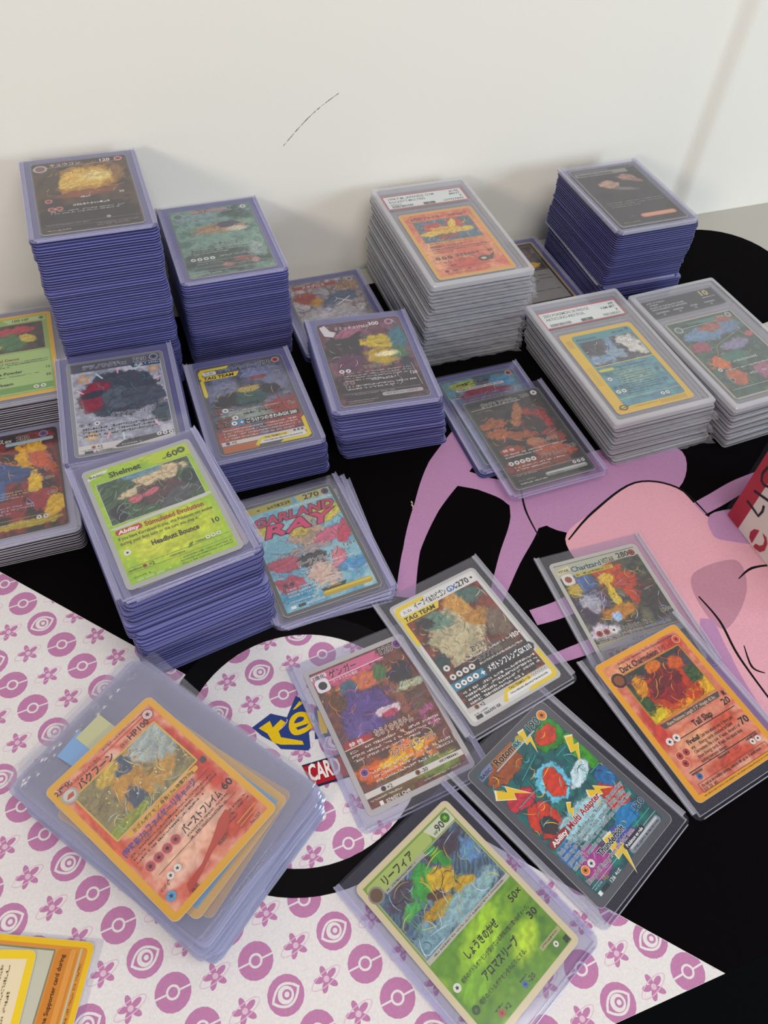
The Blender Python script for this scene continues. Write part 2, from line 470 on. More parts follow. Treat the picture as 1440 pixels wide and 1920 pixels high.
# repeated pink motifs, clipped to the white print
def clip_half(poly, f):
    out = []
    for i in range(len(poly)):
        a, b = poly[i], poly[(i + 1) % len(poly)]; fa, fb = f(a), f(b)
        if fa >= 0: out.append(a)
        if (fa >= 0) != (fb >= 0):
            t = fa / (fa - fb); out.append((a[0] + (b[0] - a[0]) * t, a[1] + (b[1] - a[1]) * t))
    return out
CIRC = circle(RI, 48)
def put(pr, poly, c, mode):
    if mode == 'in':
        m0 = max(math.hypot(x - CX, y - CY) for x, y in poly)
        if m0 > RI:
            for i in range(48):
                a, b = CIRC[i], CIRC[(i + 1) % 48]
                poly = clip_half(poly, lambda p: (b[0] - a[0]) * (p[1] - a[1]) - (b[1] - a[1]) * (p[0] - a[0]))
                if len(poly) < 3: return
    else:
        poly = clip_half(poly, lambda p: line_at(p[0]) - p[1] - .3)
        poly = clip_half(poly, lambda p: p[1] + 3.3)
    if len(poly) >= 3: pr.wp(poly, c)
def ell(x, y, rx, ry, a=0, n=18):
    c, s = math.cos(a), math.sin(a)
    return [(x + rx * math.cos(t) * c - ry * math.sin(t) * s, y + rx * math.cos(t) * s + ry * math.sin(t) * c) for t in (2 * math.pi * k / n for k in range(n))]
def strip(pts, wd):
    L, Rr = [], []
    for i, p in enumerate(pts):
        a = pts[max(0, i - 1)]; b = pts[min(len(pts) - 1, i + 1)]
        d = math.hypot(b[0] - a[0], b[1] - a[1]) or 1; nx, ny = -(b[1] - a[1]) / d, (b[0] - a[0]) / d
        w_ = wd(i / (len(pts) - 1)) if callable(wd) else wd
        L.append((p[0] + nx * w_ / 2, p[1] + ny * w_ / 2)); Rr.append((p[0] - nx * w_ / 2, p[1] - ny * w_ / 2))
    return [(L[i], L[i + 1], Rr[i + 1], Rr[i]) for i in range(len(pts) - 1)]
def arc(x, y, rx, ry, a0, a1, n=10): return [(x + rx * math.cos(math.radians(a0 + (a1 - a0) * k / n)), y + ry * math.sin(math.radians(a0 + (a1 - a0) * k / n))) for k in range(n + 1)]
mo = MatPrint(1.912)
base_z = mo.z
def motif(x, y, kind, mode):
    mo.z = base_z
    if kind == 'ball':
        put(mo, ell(x, y, 8, 8), PINK, mode)
        for q in strip([(x - 8.1, y - .6), (x - 2.6, y - .1)], .8) + strip([(x + 2.6, y + .1), (x + 8.1, y + .6)], .8): put(mo, list(q), WHITE, mode)
        put(mo, ell(x, y, 3.1, 3.1), WHITE, mode); put(mo, ell(x, y, 2.1, 2.1), PINK, mode)
    elif kind == 'eye':
        put(mo, ell(x, y, 8.2, 8.2), PINK, mode)
        for (r1, r2, c) in ((6.9, 5.0, WHITE), (5.6, 3.9, PINK)):
            put(mo, [(x + px_ * .97 - py_ * .22, y + px_ * .22 + py_ * .97) for px_, py_ in [(-r1 + 2 * r1 * k / 9, r2 * math.sin(math.pi * k / 9) ** .8) for k in range(10)] + [(r1 - 2 * r1 * k / 9, -r2 * math.sin(math.pi * k / 9) ** .8) for k in range(1, 9)]], c, mode)
        for (r1, c) in ((3.6, WHITE), (2.1, PINK), (1.1, WHITE)):
            put(mo, ell(x + (.5 if r1 < 3 else 0), y, r1, r1), c, mode)
    else:          # plain five-petal flower with a loop, a generic stand-in
        for k in range(5):
            a = .5 + k * 2 * math.pi / 5
            put(mo, ell(x + 3.1 * math.cos(a), y + 3.1 * math.sin(a), 2.6, 1.35, a), PINK, mode)
        put(mo, ell(x, y, 1.3, 1.3), '#d3b3c9', mode)
        lp = arc(x, y + .3, 7.6, 2.6, 0, 360, 20)
        for q in strip([(x + (p[0] - x) * .94 - (p[1] - y) * .34, y + (p[0] - x) * .34 + (p[1] - y) * .94) for p in lp], .42): put(mo, list(q), '#d3b3c9', mode)
for j in range(-16, 20):
    for i in range(-14, 8):
        X, Y = -87.6 + 9.3 * j + 37.0 * i, 280.7 - 17.35 * j
        for (x, y, kind) in ((X, Y, 'eye' if (i + j) % 3 == 0 else 'ball'), (X - 18.3, Y, 'sprig')):
            if not (-300 < x < 200 and -14 < y < 430): continue
            d = math.hypot(x - CX, y - CY)
            if d < RI + 8: motif(x, y, kind, 'in')
            elif d > RO + 7.5 and y < line_at(x) + 10: motif(x, y, kind, 'out')
            elif d > RO and y < line_at(x):
                motif(x, y, kind, 'out')
mat_build(mo, 'pink_motifs')
# the black ring is printed over motifs that reach into it
rg = MatPrint(1.930)
for k in range(72):
    a0, a1 = 2 * math.pi * k / 72, 2 * math.pi * (k + 1) / 72
    rg.z = 1.930
    rg.wp([(CX + rr * math.cos(a), CY + rr * math.sin(a)) for rr, a in ((RI, a0), (RO, a0), (RO, a1), (RI, a1))], '#050305')
mat_build(rg, 'black_ring')

# large pink artwork: plain sweeping ribbons and a soft rounded mass (generic stand-in)
pk = MatPrint(1.906)
A1, A2, A3, A4 = '#ac80a8', '#d29cab', '#b18094', '#94668a'
def ribbon(pix, wds, c):
    pts = [Vector(G(*p)) for p in pix]; q = []
    for i in range(len(pts) - 1):
        p0, p1, p2, p3 = pts[max(0, i - 1)], pts[i], pts[i + 1], pts[min(len(pts) - 1, i + 2)]
        for k in range(6):
            t = k / 6
            q.append(tuple(.5 * (2 * p1 + (p2 - p0) * t + (2 * p0 - 5 * p1 + 4 * p2 - p3) * t * t + (3 * p1 - p0 - 3 * p2 + p3) * t ** 3)))
    q.append(tuple(pts[-1]))
    f = lambda t: np.interp(t, np.linspace(0, 1, len(wds)), wds)
    L = strip(q, f)
    pk.wp([s[0] for s in L] + [L[-1][1]] + [L[-1][2]] + [s[3] for s in L[::-1]], c)
def smooth(pix, n=6):
    pts = [Vector(G(*p)) for p in pix]; q = []; m = len(pts)
    for i in range(m):
        p0, p1, p2, p3 = pts[i - 1], pts[i], pts[(i + 1) % m], pts[(i + 2) % m]
        for k in range(n):
            t = k / n
            q.append(tuple(.5 * (2 * p1 + (p2 - p0) * t + (2 * p0 - 5 * p1 + 4 * p2 - p3) * t * t + (3 * p1 - p0 - 3 * p2 + p3) * t ** 3)))
    return q
ribbon([(900, 800), (838, 880), (800, 950), (772, 1030), (760, 1120)], [30, 28, 17, 11, 12], A1)
ribbon([(820, 885), (900, 905), (965, 930), (1010, 990)], [20, 13, 18, 12], A1)
ribbon([(985, 900), (985, 975), (955, 1050), (928, 1130)], [30, 20, 14, 8], A1)
ribbon([(1000, 1158), (1050, 1142), (1095, 1118), (1150, 1070)], [11, 12, 13, 14], A1)
ribbon([(1030, 1238), (1070, 1225), (1120, 1205), (1180, 1170)], [6, 8, 9, 9], A1)
ribbon([(1290, 965), (1340, 938), (1390, 910), (1470, 880)], [11, 12, 12, 12], A1)
pk.wp(smooth([(1000, 960), (1040, 880), (1140, 840), (1270, 840), (1280, 905), (1200, 960), (1080, 1000)]), A1)
pk.wp(smooth([(1060, 1010), (1110, 960), (1190, 905), (1270, 915), (1330, 970), (1400, 965), (1500, 960), (1560, 1100), (1540, 1330), (1440, 1390), (1370, 1300), (1300, 1200), (1200, 1130), (1110, 1080)]), A2)
pk.wp(smooth([(1300, 1075), (1380, 1050), (1400, 1110), (1360, 1180), (1310, 1130)]), A3)
pk.wp(smooth([(1340, 960), (1470, 955), (1480, 1020), (1370, 1015), (1335, 1000)]), A1)
ribbon([(1325, 1160), (1345, 1230), (1390, 1310), (1450, 1390)], [8, 17, 16, 14], A1)
K = '#120d10'
ribbon([(1066, 1012), (1112, 960), (1190, 905), (1270, 914), (1330, 968)], [1.0, 1.8, 1.6, 1.8, 1.0], K)
ribbon([(1310, 1118), (1350, 1165), (1385, 1230), (1450, 1320)], [1.0, 1.6, 1.6, 1.2], K)
ribbon([(1385, 1085), (1410, 1065), (1455, 1058)], [.6, 1.8, 1.2], K)
ribbon([(1010, 1005), (985, 955), (975, 905)], [.8, 1.5, 1.0], K)
ribbon([(1395, 1210), (1410, 1250), (1435, 1262)], [.6, 1.5, .6], K)
mat_build(pk, 'pink_artwork')

# blue and yellow logo lettering and the red word plate
lg = MatPrint(1.936)
def z2(x, y): return (360 + x * .27778, 1160 + y * .27778)      # coordinates read off an enlarged view
def lp(pts, c): lg.px([z2(*p) for p in pts], c)
NAVY, YEL = '#2c3f7c', '#e0b91c'
lp([(405, 735), (530, 640), (640, 665), (700, 520), (775, 560), (765, 600), (830, 700), (790, 770), (800, 870), (785, 890), (600, 880), (560, 840), (470, 790)], NAVY)
lp([(825, 600), (900, 560), (960, 640), (940, 790), (830, 815)], NAVY)
lp([(450, 740), (525, 690), (545, 735), (600, 680), (632, 700), (585, 760), (600, 800), (745, 825), (755, 850), (600, 850), (545, 835), (510, 775)], YEL)
lg.wp(smooth([z2(*p) for p in [(655, 740), (665, 670), (720, 630), (790, 640), (805, 690), (830, 715), (760, 770), (690, 785)]], 4), YEL)
lg.wp(smooth([z2(*p) for p in [(690, 705), (715, 665), (755, 665), (745, 690)]], 4), NAVY)
lp([(700, 735), (790, 705), (770, 730), (715, 752)], NAVY)
lp([(680, 615), (725, 555), (748, 570), (700, 608)], YEL)
lp([(845, 620), (890, 600), (905, 680), (915, 770), (870, 780), (855, 700)], YEL)
lp([(740, 990), (1025, 905), (1090, 1060), (820, 1145)], '#20243f')
lp([(745, 1000), (1020, 925), (1075, 1050), (825, 1125)], '#a81f2e')
mat_build(lg, 'logo_print')
cd = Print(0, 0, 1.95, .001)
x0, y0 = G(*z2(800, 1098)); x1, y1 = G(*z2(1010, 1035))
cd.text(0, 0, 12.4, 'CARD', '#ece6e2', .03, 'l', fit=math.hypot(x1 - x0, y1 - y0))
me_o = cd.build('logo_word', 'matprint', mt)
ang = math.atan2(y1 - y0, x1 - x0)
me_o.location = ((x0 - 36) * S, (y0 - 268) * S, 0); me_o.rotation_euler = (0, 0, ang)

# ------------------------------------------------------------------ card holders
TL = 1.9
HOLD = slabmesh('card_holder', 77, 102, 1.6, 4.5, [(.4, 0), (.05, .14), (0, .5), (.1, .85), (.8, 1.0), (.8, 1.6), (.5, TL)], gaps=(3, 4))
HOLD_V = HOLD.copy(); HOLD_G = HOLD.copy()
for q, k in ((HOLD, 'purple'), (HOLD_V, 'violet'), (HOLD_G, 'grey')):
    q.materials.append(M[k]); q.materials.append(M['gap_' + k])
BACK = slabmesh('back_sheet', 77, 102, 1.6, 4.5, [(.1, 0), (0, .12), (0, .40)])
FRONT = slabmesh('front_sheet', 70.4, 98.6, .8, 1.5, [(0, 1.45), (0, 1.75), (.15, 1.85)], oy=.3)
def ridges(name, bars):
    V, Fc = [], []
    for x0, y0, x1, y1, z0, z1 in bars:
        v, f = box(x0, y0, z0, x1, y1, z1); b = len(V)
        V += v; Fc += [tuple(i + b for i in q) for q in f]
    return mesh(name, V, Fc)
RL = ridges('side_rail', [(-38.4, -46.5, -37.7, 51, .4, 1.9), (-35.6, -49, -35.2, 50.5, .4, 1.9), (-37.7, -46.5, -35.6, 50.8, .4, .9)])
RR = ridges('side_rail', [(37.7, -46.5, 38.4, 51, .4, 1.9), (35.2, -49, 35.6, 50.5, .4, 1.9), (35.6, -46.5, 37.7, 50.8, .4, .9)])
RB = ridges('bottom_weld', [(-34, -50.95, 34, -50.4, .4, 1.8), (-35.2, -49.0, 35.2, -48.6, .4, 1.8)])
copies = {}
def holder(label, P, group=None, rails='rail', base='sheet'):
    e = empty('card_holder', *P)
    tag(e, label, 'card holder', group)
    k = (rails, base)
    if k not in copies:
        copies[k] = [m_.copy() for m_ in (BACK, FRONT, RL, RR, RB)]
    b, f, l, r, bt = copies[k]
    obj('back_sheet', b, base, e); obj('front_sheet', f, 'sheet_front', e)
    obj('side_rail', l, rails, e); obj('side_rail', r, rails, e); obj('bottom_weld', bt, rails, e)
    return e

def stack(proto, name, label, cat, group, n, x, y, rot, z0, t, jit=.5, jrot=.4, drift=(0, 0), seed=1, clump=1.2, top=True):
    """n pieces lying on each other; returns the pose of the piece that would come next"""
    r = random.Random(seed); cx_ = cy_ = 0
    for k in range(n):
        if k % 9 == 0: cx_, cy_ = r.uniform(-clump, clump), r.uniform(-clump, clump)
        f = 1 - k / max(1, n)
        o = bpy.data.objects.new(name, proto); col.objects.link(o)
        pose(o, x + drift[0] * f + cx_ * min(1, f * 3) + r.uniform(-jit, jit), y + drift[1] * f + cy_ * min(1, f * 3) + r.uniform(-jit, jit), z0 + k * t, rot + r.uniform(-jrot, jrot))
        tag(o, label, cat, group)
    return z0 + n * t

DZ = .55     # a card lies this far above the underside of its holder

# ------------------------------------------------------------------ stacks and the cards on top of them
BLK, WHT = '#1a1618', '#f2efec'

VIV = .25
# --- tallest stack at the back
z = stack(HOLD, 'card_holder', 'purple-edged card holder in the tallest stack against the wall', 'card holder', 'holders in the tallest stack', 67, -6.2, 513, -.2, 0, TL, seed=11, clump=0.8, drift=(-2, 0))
P = (-6.2, 513, z, -.2, 0)
holder('clear card holder with golden brown card on top of the tallest stack', P)
e, fr, tx = card('dark brown card with glowing golden picture on the tallest stack', P, DZ, '#5d5a58')
artwork(e, 1.2, 1.2, 61.8, 86.8, ['#2a201a', '#4a3524', '#5d4630', '#2f2823'], [(33, 26, 23, 17, -8, '#b0822f', .35), (32, 26, 16, 12, -10, '#dcb552', .4), (40, 24, 9, 6, 10, '#ecd488', .5), (24, 32, 9, 4, -15, '#e3c063', .4), (32, 44, 20, 4, -4, '#8a4a2a', .5), (12, 26, 5, 14, 10, '#4c3b28', .4), (54, 22, 4, 10, 0, '#8d6a3a', .6), (31, 72, 34, 17, 0, '#231d1c', .25)], 31, inkw=.0)
fr.scribble(8, 10, 58, 46, 60, ['#f0d890', '#8a5a24', '#c9963c', '#3a2a1c'], 1, .4)
fr.disc(6, 8, 4.6, '#b9b2ad'); fr.disc(6, 8, 3.2, '#7c5a55'); fr.line(10, 7.4, 58, 7.2, .4, '#b9b2ad')
fr.sym(57, 4.6, 2.3, '#b5463a', rim='#e8e0da'); fr.sym(8, 50, 2, '#b5463a', rim='#d9cfc8'); fr.sym(9, 60, 2, '#b5463a', rim='#d9cfc8'); fr.sym(13.6, 60, 2, '#b5463a', rim='#d9cfc8')
fr.line(3, 77.5, 60, 77.5, .3, '#8e8886'); fr.line(3, 81, 60, 81, .3, '#8e8886'); fr.sym(42, 75.8, 1.3, '#c9c3be')
tx.text(12, 6.4, 4, 'キュウコン', '#d9d2ca', .015, fit=20); tx.text(44, 6.4, 5, '120', '#e9e2da', .02)
tx.greek(24, 48, 34, 1, 2, '#e9e2da', 1.8, 2); tx.text(52, 49, 3.4, '20', '#e9e2da', .01)
tx.greek(22, 56.6, 46, 1, 2, '#e9e2da', 2.2, 4)
tx.greek(8, 63, 55, 2, 2.3, '#d3ccc4', 1.2, 5); tx.greek(4, 78.5, 30, 1, 2, '#a9a39e', .9, 6); tx.greek(34, 82.2, 60, 2, 1.8, '#a9a39e', .9, 7); tx.greek(4, 84, 20, 1, 2, '#d3ccc4', 1.1, 8)
done(e, fr, tx)

# --- second stack at the back
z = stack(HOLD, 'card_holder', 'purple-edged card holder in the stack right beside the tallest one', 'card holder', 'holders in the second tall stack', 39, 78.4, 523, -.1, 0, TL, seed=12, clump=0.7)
P = (78.4, 523, z, -.1, 0)
holder('clear card holder with misty green card on the stack beside the tallest', P)
e, fr, tx = card('misty green card with pale meadow picture beside the tallest stack', P, DZ, '#6f7673')
artwork(e, 1.2, 1.2, 61.8, 86.8, ['#6d8a7c', '#86a593', '#7d9b8c', '#5f7a70'], [(31, 12, 34, 9, 0, '#8aa39b', .5), (50, 14, 12, 7, 10, '#55685c', .7), (33, 30, 20, 6, -4, '#b0906e', .4), (40, 26, 10, 4, 0, '#5a5762', .4), (46, 33, 8, 3, -3, '#d6cbb2', .5), (30, 70, 34, 16, 0, '#4d5f57', .4), (54, 62, 6, 9, 0, '#9fb1a8', .8), (42, 72, 7, 3, 0, '#a06a62', .5), (30, 77, 4, 3, 0, '#a8746a', .5), (50, 76, 3, 4, 0, '#b98f86', .6)], 33)
fr.scribble(4, 10, 60, 84, 90, ['#3f5a4c', '#a9c0b0', '#55705f', '#c9d3c9'], 2, .3, (1.5, 6))
fr.disc(6.5, 8.5, 4.4, '#9aa5a2'); fr.disc(6.5, 8.5, 3, '#6c7a76'); fr.rect(16, 3.2, 44, 6.6, '#b98f92')
fr.line(10, 8.4, 48, 7.8, .4, '#a9b3b0'); fr.sym(57, 4.8, 2.3, '#e3ded6')
for k in range(4): fr.sym(7 + 4.6 * k, 66.5, 1.9, '#d9d8d2')
fr.line(4, 77, 59, 77, .3, '#b9bdb8'); fr.line(4, 81.5, 59, 81.5, .3, '#b9bdb8')
tx.text(22, 6.6, 4.2, 'ント', '#33302f', .015); tx.text(45, 6.6, 5, '160', '#3a3635', .02)
tx.text(24, 51.5, 3.8, 'かぎわける', '#2f302e', .02, fit=19, halo='#bfc7c0')
tx.text(52, 64, 3.6, '120', '#2f302e', .01, halo='#c9cfc8')
tx.greek(8, 54.5, 54, 3, 2.5, '#c3cbc4', 1.2, 15); tx.greek(26, 65, 58, 1, 2, '#c3cbc4', 1.6, 16); tx.greek(8, 70, 50, 2, 2.4, '#b3bbb4', 1.1, 17); tx.greek(36, 78.5, 59, 3, 1.8, '#a9b1aa', .9, 18); tx.greek(4, 84, 24, 1, 2, '#d3d7d2', 1.1, 19)
done(e, fr, tx)

# --- clear-edged stacks at the left
z = stack(HOLD_G, 'card_holder', 'colourless card holder in the stack left of the tallest one', 'card holder', 'colourless holders left of the tallest stack', 20, -83.5, 477, -.5, 0, TL, seed=13)
P = (-83.5, 477, z, -.5, 0)
holder('clear card holder with yellow-bordered green card beside the tallest stack', P, rails='railclear')
e, fr, tx = card('yellow-bordered green card reading Heal Dance', P, DZ, '#d9aa35')
fr.rect(3, 3, 60, 85, '#8fae5c')
artwork(e, 6, 10, 57, 41, ['#3f3a33', '#514a41', '#2f2b27', '#4a4238'], [(36, 18, 14, 4.5, -6, '#b8424e', .3), (33, 30, 12, 9, 0, '#4f7a4e', .3), (46, 28, 6, 4, 25, '#c9b352', .3), (24, 34, 5, 3, 0, '#c9b352', .3)], 41, z=.372)
fr.z = .376
fr.frame(6, 10, 57, 41, .5, '#a9a78a'); fr.rect(4, 42.5, 59, 84, '#a3c07a'); fr.rect(4, 77, 59, 83, '#6f9a4e')
fr.poly([(30, 4), (59, 4), (59, 9), (34, 9)], '#b5c98a')
fr.sym(56.4, 6.4, 1.8, '#5a8a3c'); fr.sym(48, 80, 1.7, '#dcdcd2'); fr.sym(52.6, 80, 1.7, '#dcdcd2'); fr.sym(22, 80, 1.5, '#6a5a9a')
tx.text(36, 8, 4, '100 HP', '#2f3524', .015); tx.text(22, 50, 3.6, 'Heal Dance', '#9c4a3a', .025)
tx.greek(6, 52, 58, 3, 1.9, '#3b4428', 1.0, 21)
tx.text(16, 64, 3.8, 'Miracle Powder', '#26301c', .025); tx.greek(6, 66, 52, 2, 1.9, '#3b4428', 1.0, 22); tx.text(55, 63, 3.4, '10', '#26301c', .01); tx.text(55, 71, 3.4, '50', '#26301c', .01)
tx.text(18, 75, 3.8, 'Solarbeam', '#26301c', .025)
done(e, fr, tx)

z = stack(HOLD_G, 'card_holder', 'colourless card holder in the low stack under the yellow-burst card', 'card holder', 'colourless holders in the low left stack', 9, -93.3, 378.7, -.3, 0, TL, seed=14)
P = (-93.3, 378.7, z, -.3, 0)
holder('clear card holder with black card of yellow and blue bursts', P, rails='railclear')
e, fr, tx = card('black card with blue, red and yellow bursts and 280 points', P, DZ, '#3b3838')
artwork(e, 1.5, 1.5, 61.5, 86.5, ['#1c1718', '#2a1c1c', '#8a2f2a', '#241a1b'], [(44, 22, 9, 14, 20, '#d9a52e', .2), (52, 30, 6, 12, -30, '#c05a2e', .3), (20, 30, 12, 10, 10, '#c7572f', .25), (30, 36, 16, 8, 12, '#34507e', .3), (18, 52, 10, 12, 0, '#3f5f92', .3), (46, 48, 5, 10, 0, '#e0b93a', .25), (50, 62, 9, 8, 0, '#9a2f36', .3), (58, 68, 6, 10, 20, '#d9b036', .25), (30, 66, 12, 6, 10, '#8a2c30', .3), (36, 80, 22, 3, 0, '#b09a2a', .3)], 43, warp=.5)
fr.scribble(3, 12, 60, 74, 60, ['#1a1416', '#e6b640', '#c9502e', '#7d9cc9'], 3, .4)
fr.rect(30, 8.5, 60, 11.5, '#9fb3b6', 1); fr.sym(54, 5, 2.5, '#6a4a76', rim='#b9a9c4')
fr.sym(46, 77, 1.6, '#d3cfc9'); fr.sym(50, 77, 1.6, '#d3cfc9'); fr.line(3, 75, 60, 75, .3, '#b5a76a'); fr.line(3, 80, 60, 80, .3, '#b5a76a')
tx.text(21, 8, 5, 'ロスex', '#cfc4b4', .02, fit=13); tx.text(37, 7.6, 5.4, '280', BLK, .02, halo='#d9cdbf')
tx.text(50, 47, 3.8, '100+', BLK, .01, halo='#dcd2bf'); tx.text(52, 60, 3.8, '160', BLK, .01, halo='#dcd2bf')
tx.greek(20, 52, 46, 3, 2.3, '#cdbfae', 1.1, 24); tx.greek(4, 64, 44, 3, 2.4, '#b9c0cc', 1.2, 25); tx.greek(4, 78, 40, 1, 2, '#d9d1b9', 1, 26)
done(e, fr, tx)

# --- third row: silver-grey card
z = stack(HOLD, 'card_holder', 'purple-edged card holder in the stack under the silver card with stars', 'card holder', 'holders under the silver star card', 25, -15.9, 400.5, -2.3, 0, TL, seed=15, clump=1.4)
P = (-15.9, 400.5, z, -2.3, 0)
holder('clear card holder with silver card in front of the tallest stack', P)
e, fr, tx = card('silver card with gold stars and a dark red-striped oval', P, DZ, '#7d8085')
fr.rect(2.5, 2.5, 60.5, 85.5, '#b9bcc4')
artwork(e, 3, 9, 60, 79, ['#9a9ca8', '#b4b6c0', '#8c8f9c', '#c2c3ca'], [(32, 36, 25, 21, -12, '#3f464e', .12), (16, 36, 9, 15, 20, '#8e2438', .2), (16, 34, 9, 3, -10, '#2f363e', .2), (30, 40, 10, 11, 0, '#565f68', .3), (46, 42, 14, 10, 15, '#4a525c', .2), (56, 60, 7, 9, 0, '#4c5a60', .25), (22, 66, 20, 8, 0, '#a5a8b2', .5)], 45, z=.372, warp=.18, inkw=.02, grain=.15)
fr.z = .378
fr.scribble(8, 20, 58, 60, 34, ['#2a5a5c', '#6f7884', '#1c2026', '#4c8a8a'], 4, .45, (5, 14))
fr.poly([(2.5, 2.5), (60.5, 2.5), (60.5, 9), (44, 9), (41, 11), (2.5, 11)], '#55585e'); fr.poly([(40, 9.5), (60, 9.5), (60, 13.5), (42, 13.5)], '#3d4c5c')
def star(x, y, r, c1, c2):
    for q, c in ((1, c1), (.55, c2)):
        fr.poly([(x + r * q * (1 if k % 2 == 0 else .5) * math.sin(k * math.pi / 5), y - r * q * (1 if k % 2 == 0 else .5) * math.cos(k * math.pi / 5)) for k in range(10)], c)
star(10, 18, 5.2, '#d09a4a', '#b9b3b0'); star(55, 17.5, 4.2, '#d09a4a', '#b9b3b0'); star(11, 72, 5, '#d3a862', '#c9c2b8')
for (a, b, c, d, q) in ((18, 14, 22, 20, '#bcdcdc'), (32, 12, 32, 17, '#e0a9b4'), (43, 16, 47, 12, '#bcdcdc'), (54, 28, 59, 26, '#e9b9c4'), (50, 67, 52, 72, '#e9b9c4'), (22, 70, 20, 76, '#e0a9b4'), (30, 73, 30, 79, '#bcdcdc'), (5, 28, 9, 32, '#e9b9c4')): fr.line(a, b, c, d, 1.1, q)
fr.rect(2.5, 79, 60.5, 85.5, '#c9c6c2'); fr.poly([(24, 83.5), (30, 79.5), (60, 77.5), (60, 80.5), (36, 84.5), (25, 84.8)], '#45474b')
fr.sym(56.5, 5.6, 2.5, '#57525e', rim='#c9c9d0')
for k in range(3): fr.sym(6 + 4.6 * k, 61, 1.9, '#8a8790' if k < 2 else '#d9d6d2')
for k in range(3): fr.sym(51 + 3.6 * k, 79.3, 1.5, '#d9d6d2')
fr.sym(11.5, 81.3, 1.2, '#a5403a'); fr.sym(33, 80.2, 1.2, '#3a3436'); fr.rect(6, 84, 11, 86, '#3a3a3e')
tx.text(10, 8.6, 4.8, 'テツノワダチex', '#1e1d20', .02, fit=28, halo='#cfd0d6', hw=.05); tx.text(43, 7.8, 5.6, '220', '#1e1d20', .02, halo='#cfd0d6', hw=.04)
tx.text(43, 12.8, 3, '未来', '#d9dde2', .01); tx.greek(50, 10.6, 59, 1, 2, '#cfd6dd', 1.4, 3)
tx.text(24, 57.5, 4.4, 'グランドローリング', BLK, .02, fit=28, halo='#cfcfd4', hw=.05); tx.text(54, 52, 4, '150', BLK, .02, halo='#d6d3d6')
tx.greek(6, 64.5, 58, 3, 3, '#26242a', 1.6, 31)
tx.text(13.5, 82.3, 3, '×2', BLK, .01); tx.text(35, 81, 3, '-30', BLK, .01); tx.greek(28, 82.6, 40, 1, 2, '#e0dfdc', .9, 32); tx.greek(4, 82.8, 18, 1, 1.6, '#3a3638', .7, 33); tx.greek(12.5, 84.5, 24, 1, 2, '#2c292c', 1.1, 34)
done(e, fr, tx, 'foil')

# --- grey and yellow card
def tagteam(e, fr, tx, white='#d8d6cf'):
    Y_ = '#d9c331'
    fr.poly([(1.5, 6), (4, 2.5), (24, 2.5), (22, 5), (6, 5), (4, 8), (4, 12), (1.5, 12)], Y_)
    fr.rect(4.5, 5.6, 14, 9.4, white, 1)
    fr.poly([(2.5, 10), (30, 10), (27, 14.6), (2.5, 14.6)], Y_)
    fr.poly([(1.5, 14), (4, 14), (4, 30), (2.8, 32), (1.5, 30)], Y_)
    fr.poly([(62, 66), (62, 84.5), (59, 86.5), (40, 86.5), (43, 84.2), (57.5, 84.2), (59.4, 82), (59.4, 68)], Y_)
    fr.rect(26, 80, 59, 84, white, 1.5); fr.poly([(24, 84), (27, 80), (30, 78), (48, 78), (46, 80.4), (29, 80.6), (26, 85.5)], Y_)
    tx.text(4.2, 13.8, 4.2, 'TAG TEAM', '#1c1a14', .03, fit=21, shear=.15)
    tx.text(6, 8.6, 2.6, 'たね', '#4a4642', 0, fit=6)
    tx.text(31, 80, 2.2, 'TAG TEAMルール', '#2a2618', .02, fit=15, shear=.1); tx.greek(30, 81.6, 57, 1, 2, '#3c3a36', 1.0, 61)
z = stack(HOLD, 'card_holder', 'purple-edged card holder in the stack under the grey and yellow card', 'card holder', 'holders under the grey and yellow card', 14, 67.5, 397.5, -.1, 0, TL, seed=16, jit=.9, drift=(2, -2))
P = (67.5, 397.5, z, -.1, 0)
holder('clear card holder with grey and yellow-cornered card ending in 200', P)
e, fr, tx = card('grey and yellow-cornered card whose lowest attack reads 200', P, DZ, '#55545a')
artwork(e, 2, 2, 61, 80, ['#4c4f62', '#5c6078', '#3a3c4a', '#6b6f86'], [(14, 26, 9, 14, 20, '#767b94', .4), (52, 22, 10, 14, -15, '#6f748c', .4), (40, 16, 9, 7, 0, '#7d83a0', .3), (18, 38, 14, 7, -10, '#1d1c22', .35), (46, 34, 9, 6, 10, '#1f1e25', .35), (32, 38, 10, 10, 0, '#2f5552', .35), (33, 30, 8, 3, 0, '#b5a055', .3), (41, 20, 6, 2.2, 0, '#8a4a44', .3), (50, 60, 16, 16, 0, '#9a4238', .45), (24, 56, 16, 8, 0, '#8f9a92', .6), (14, 72, 16, 9, 0, '#a0564a', .5)], 47, z=.372)
fr.z = .378
fr.scribble(6, 12, 58, 58, 70, ['#15141a', '#8d93ae', '#2a2c3a', '#c9b45a'], 5, .5)
fr.rect(3, 76.5, 60, 80, '#cfc8be'); fr.poly([(3, 58.5), (60, 58.5), (60, 63.5), (3, 63.5)], '#2b2a2e'); fr.rect(12, 58.5, 22, 63.5, '#3a7fa0'); fr.rect(3, 80.5, 26, 86.5, '#b0683f')
tagteam(e, fr, tx)
for k in range(2): fr.sym(7 + 5 * k, 47.5, 2.2, '#7d3a30' if k == 0 else '#d8d5d0', rim='#2a2628')
for k in range(3): fr.sym(7 + 5 * k, 56, 2.2, '#7d3a30' if k < 2 else '#d8d5d0', rim='#2a2628')
for k in range(3): fr.sym(6 + 4.6 * k, 61, 2.0, '#8a4438' if k < 2 else '#e6e4e0', rim='#2a2628')
fr.sym(57.5, 5.5, 2.4, '#a0463a', rim='#d9cfc4')
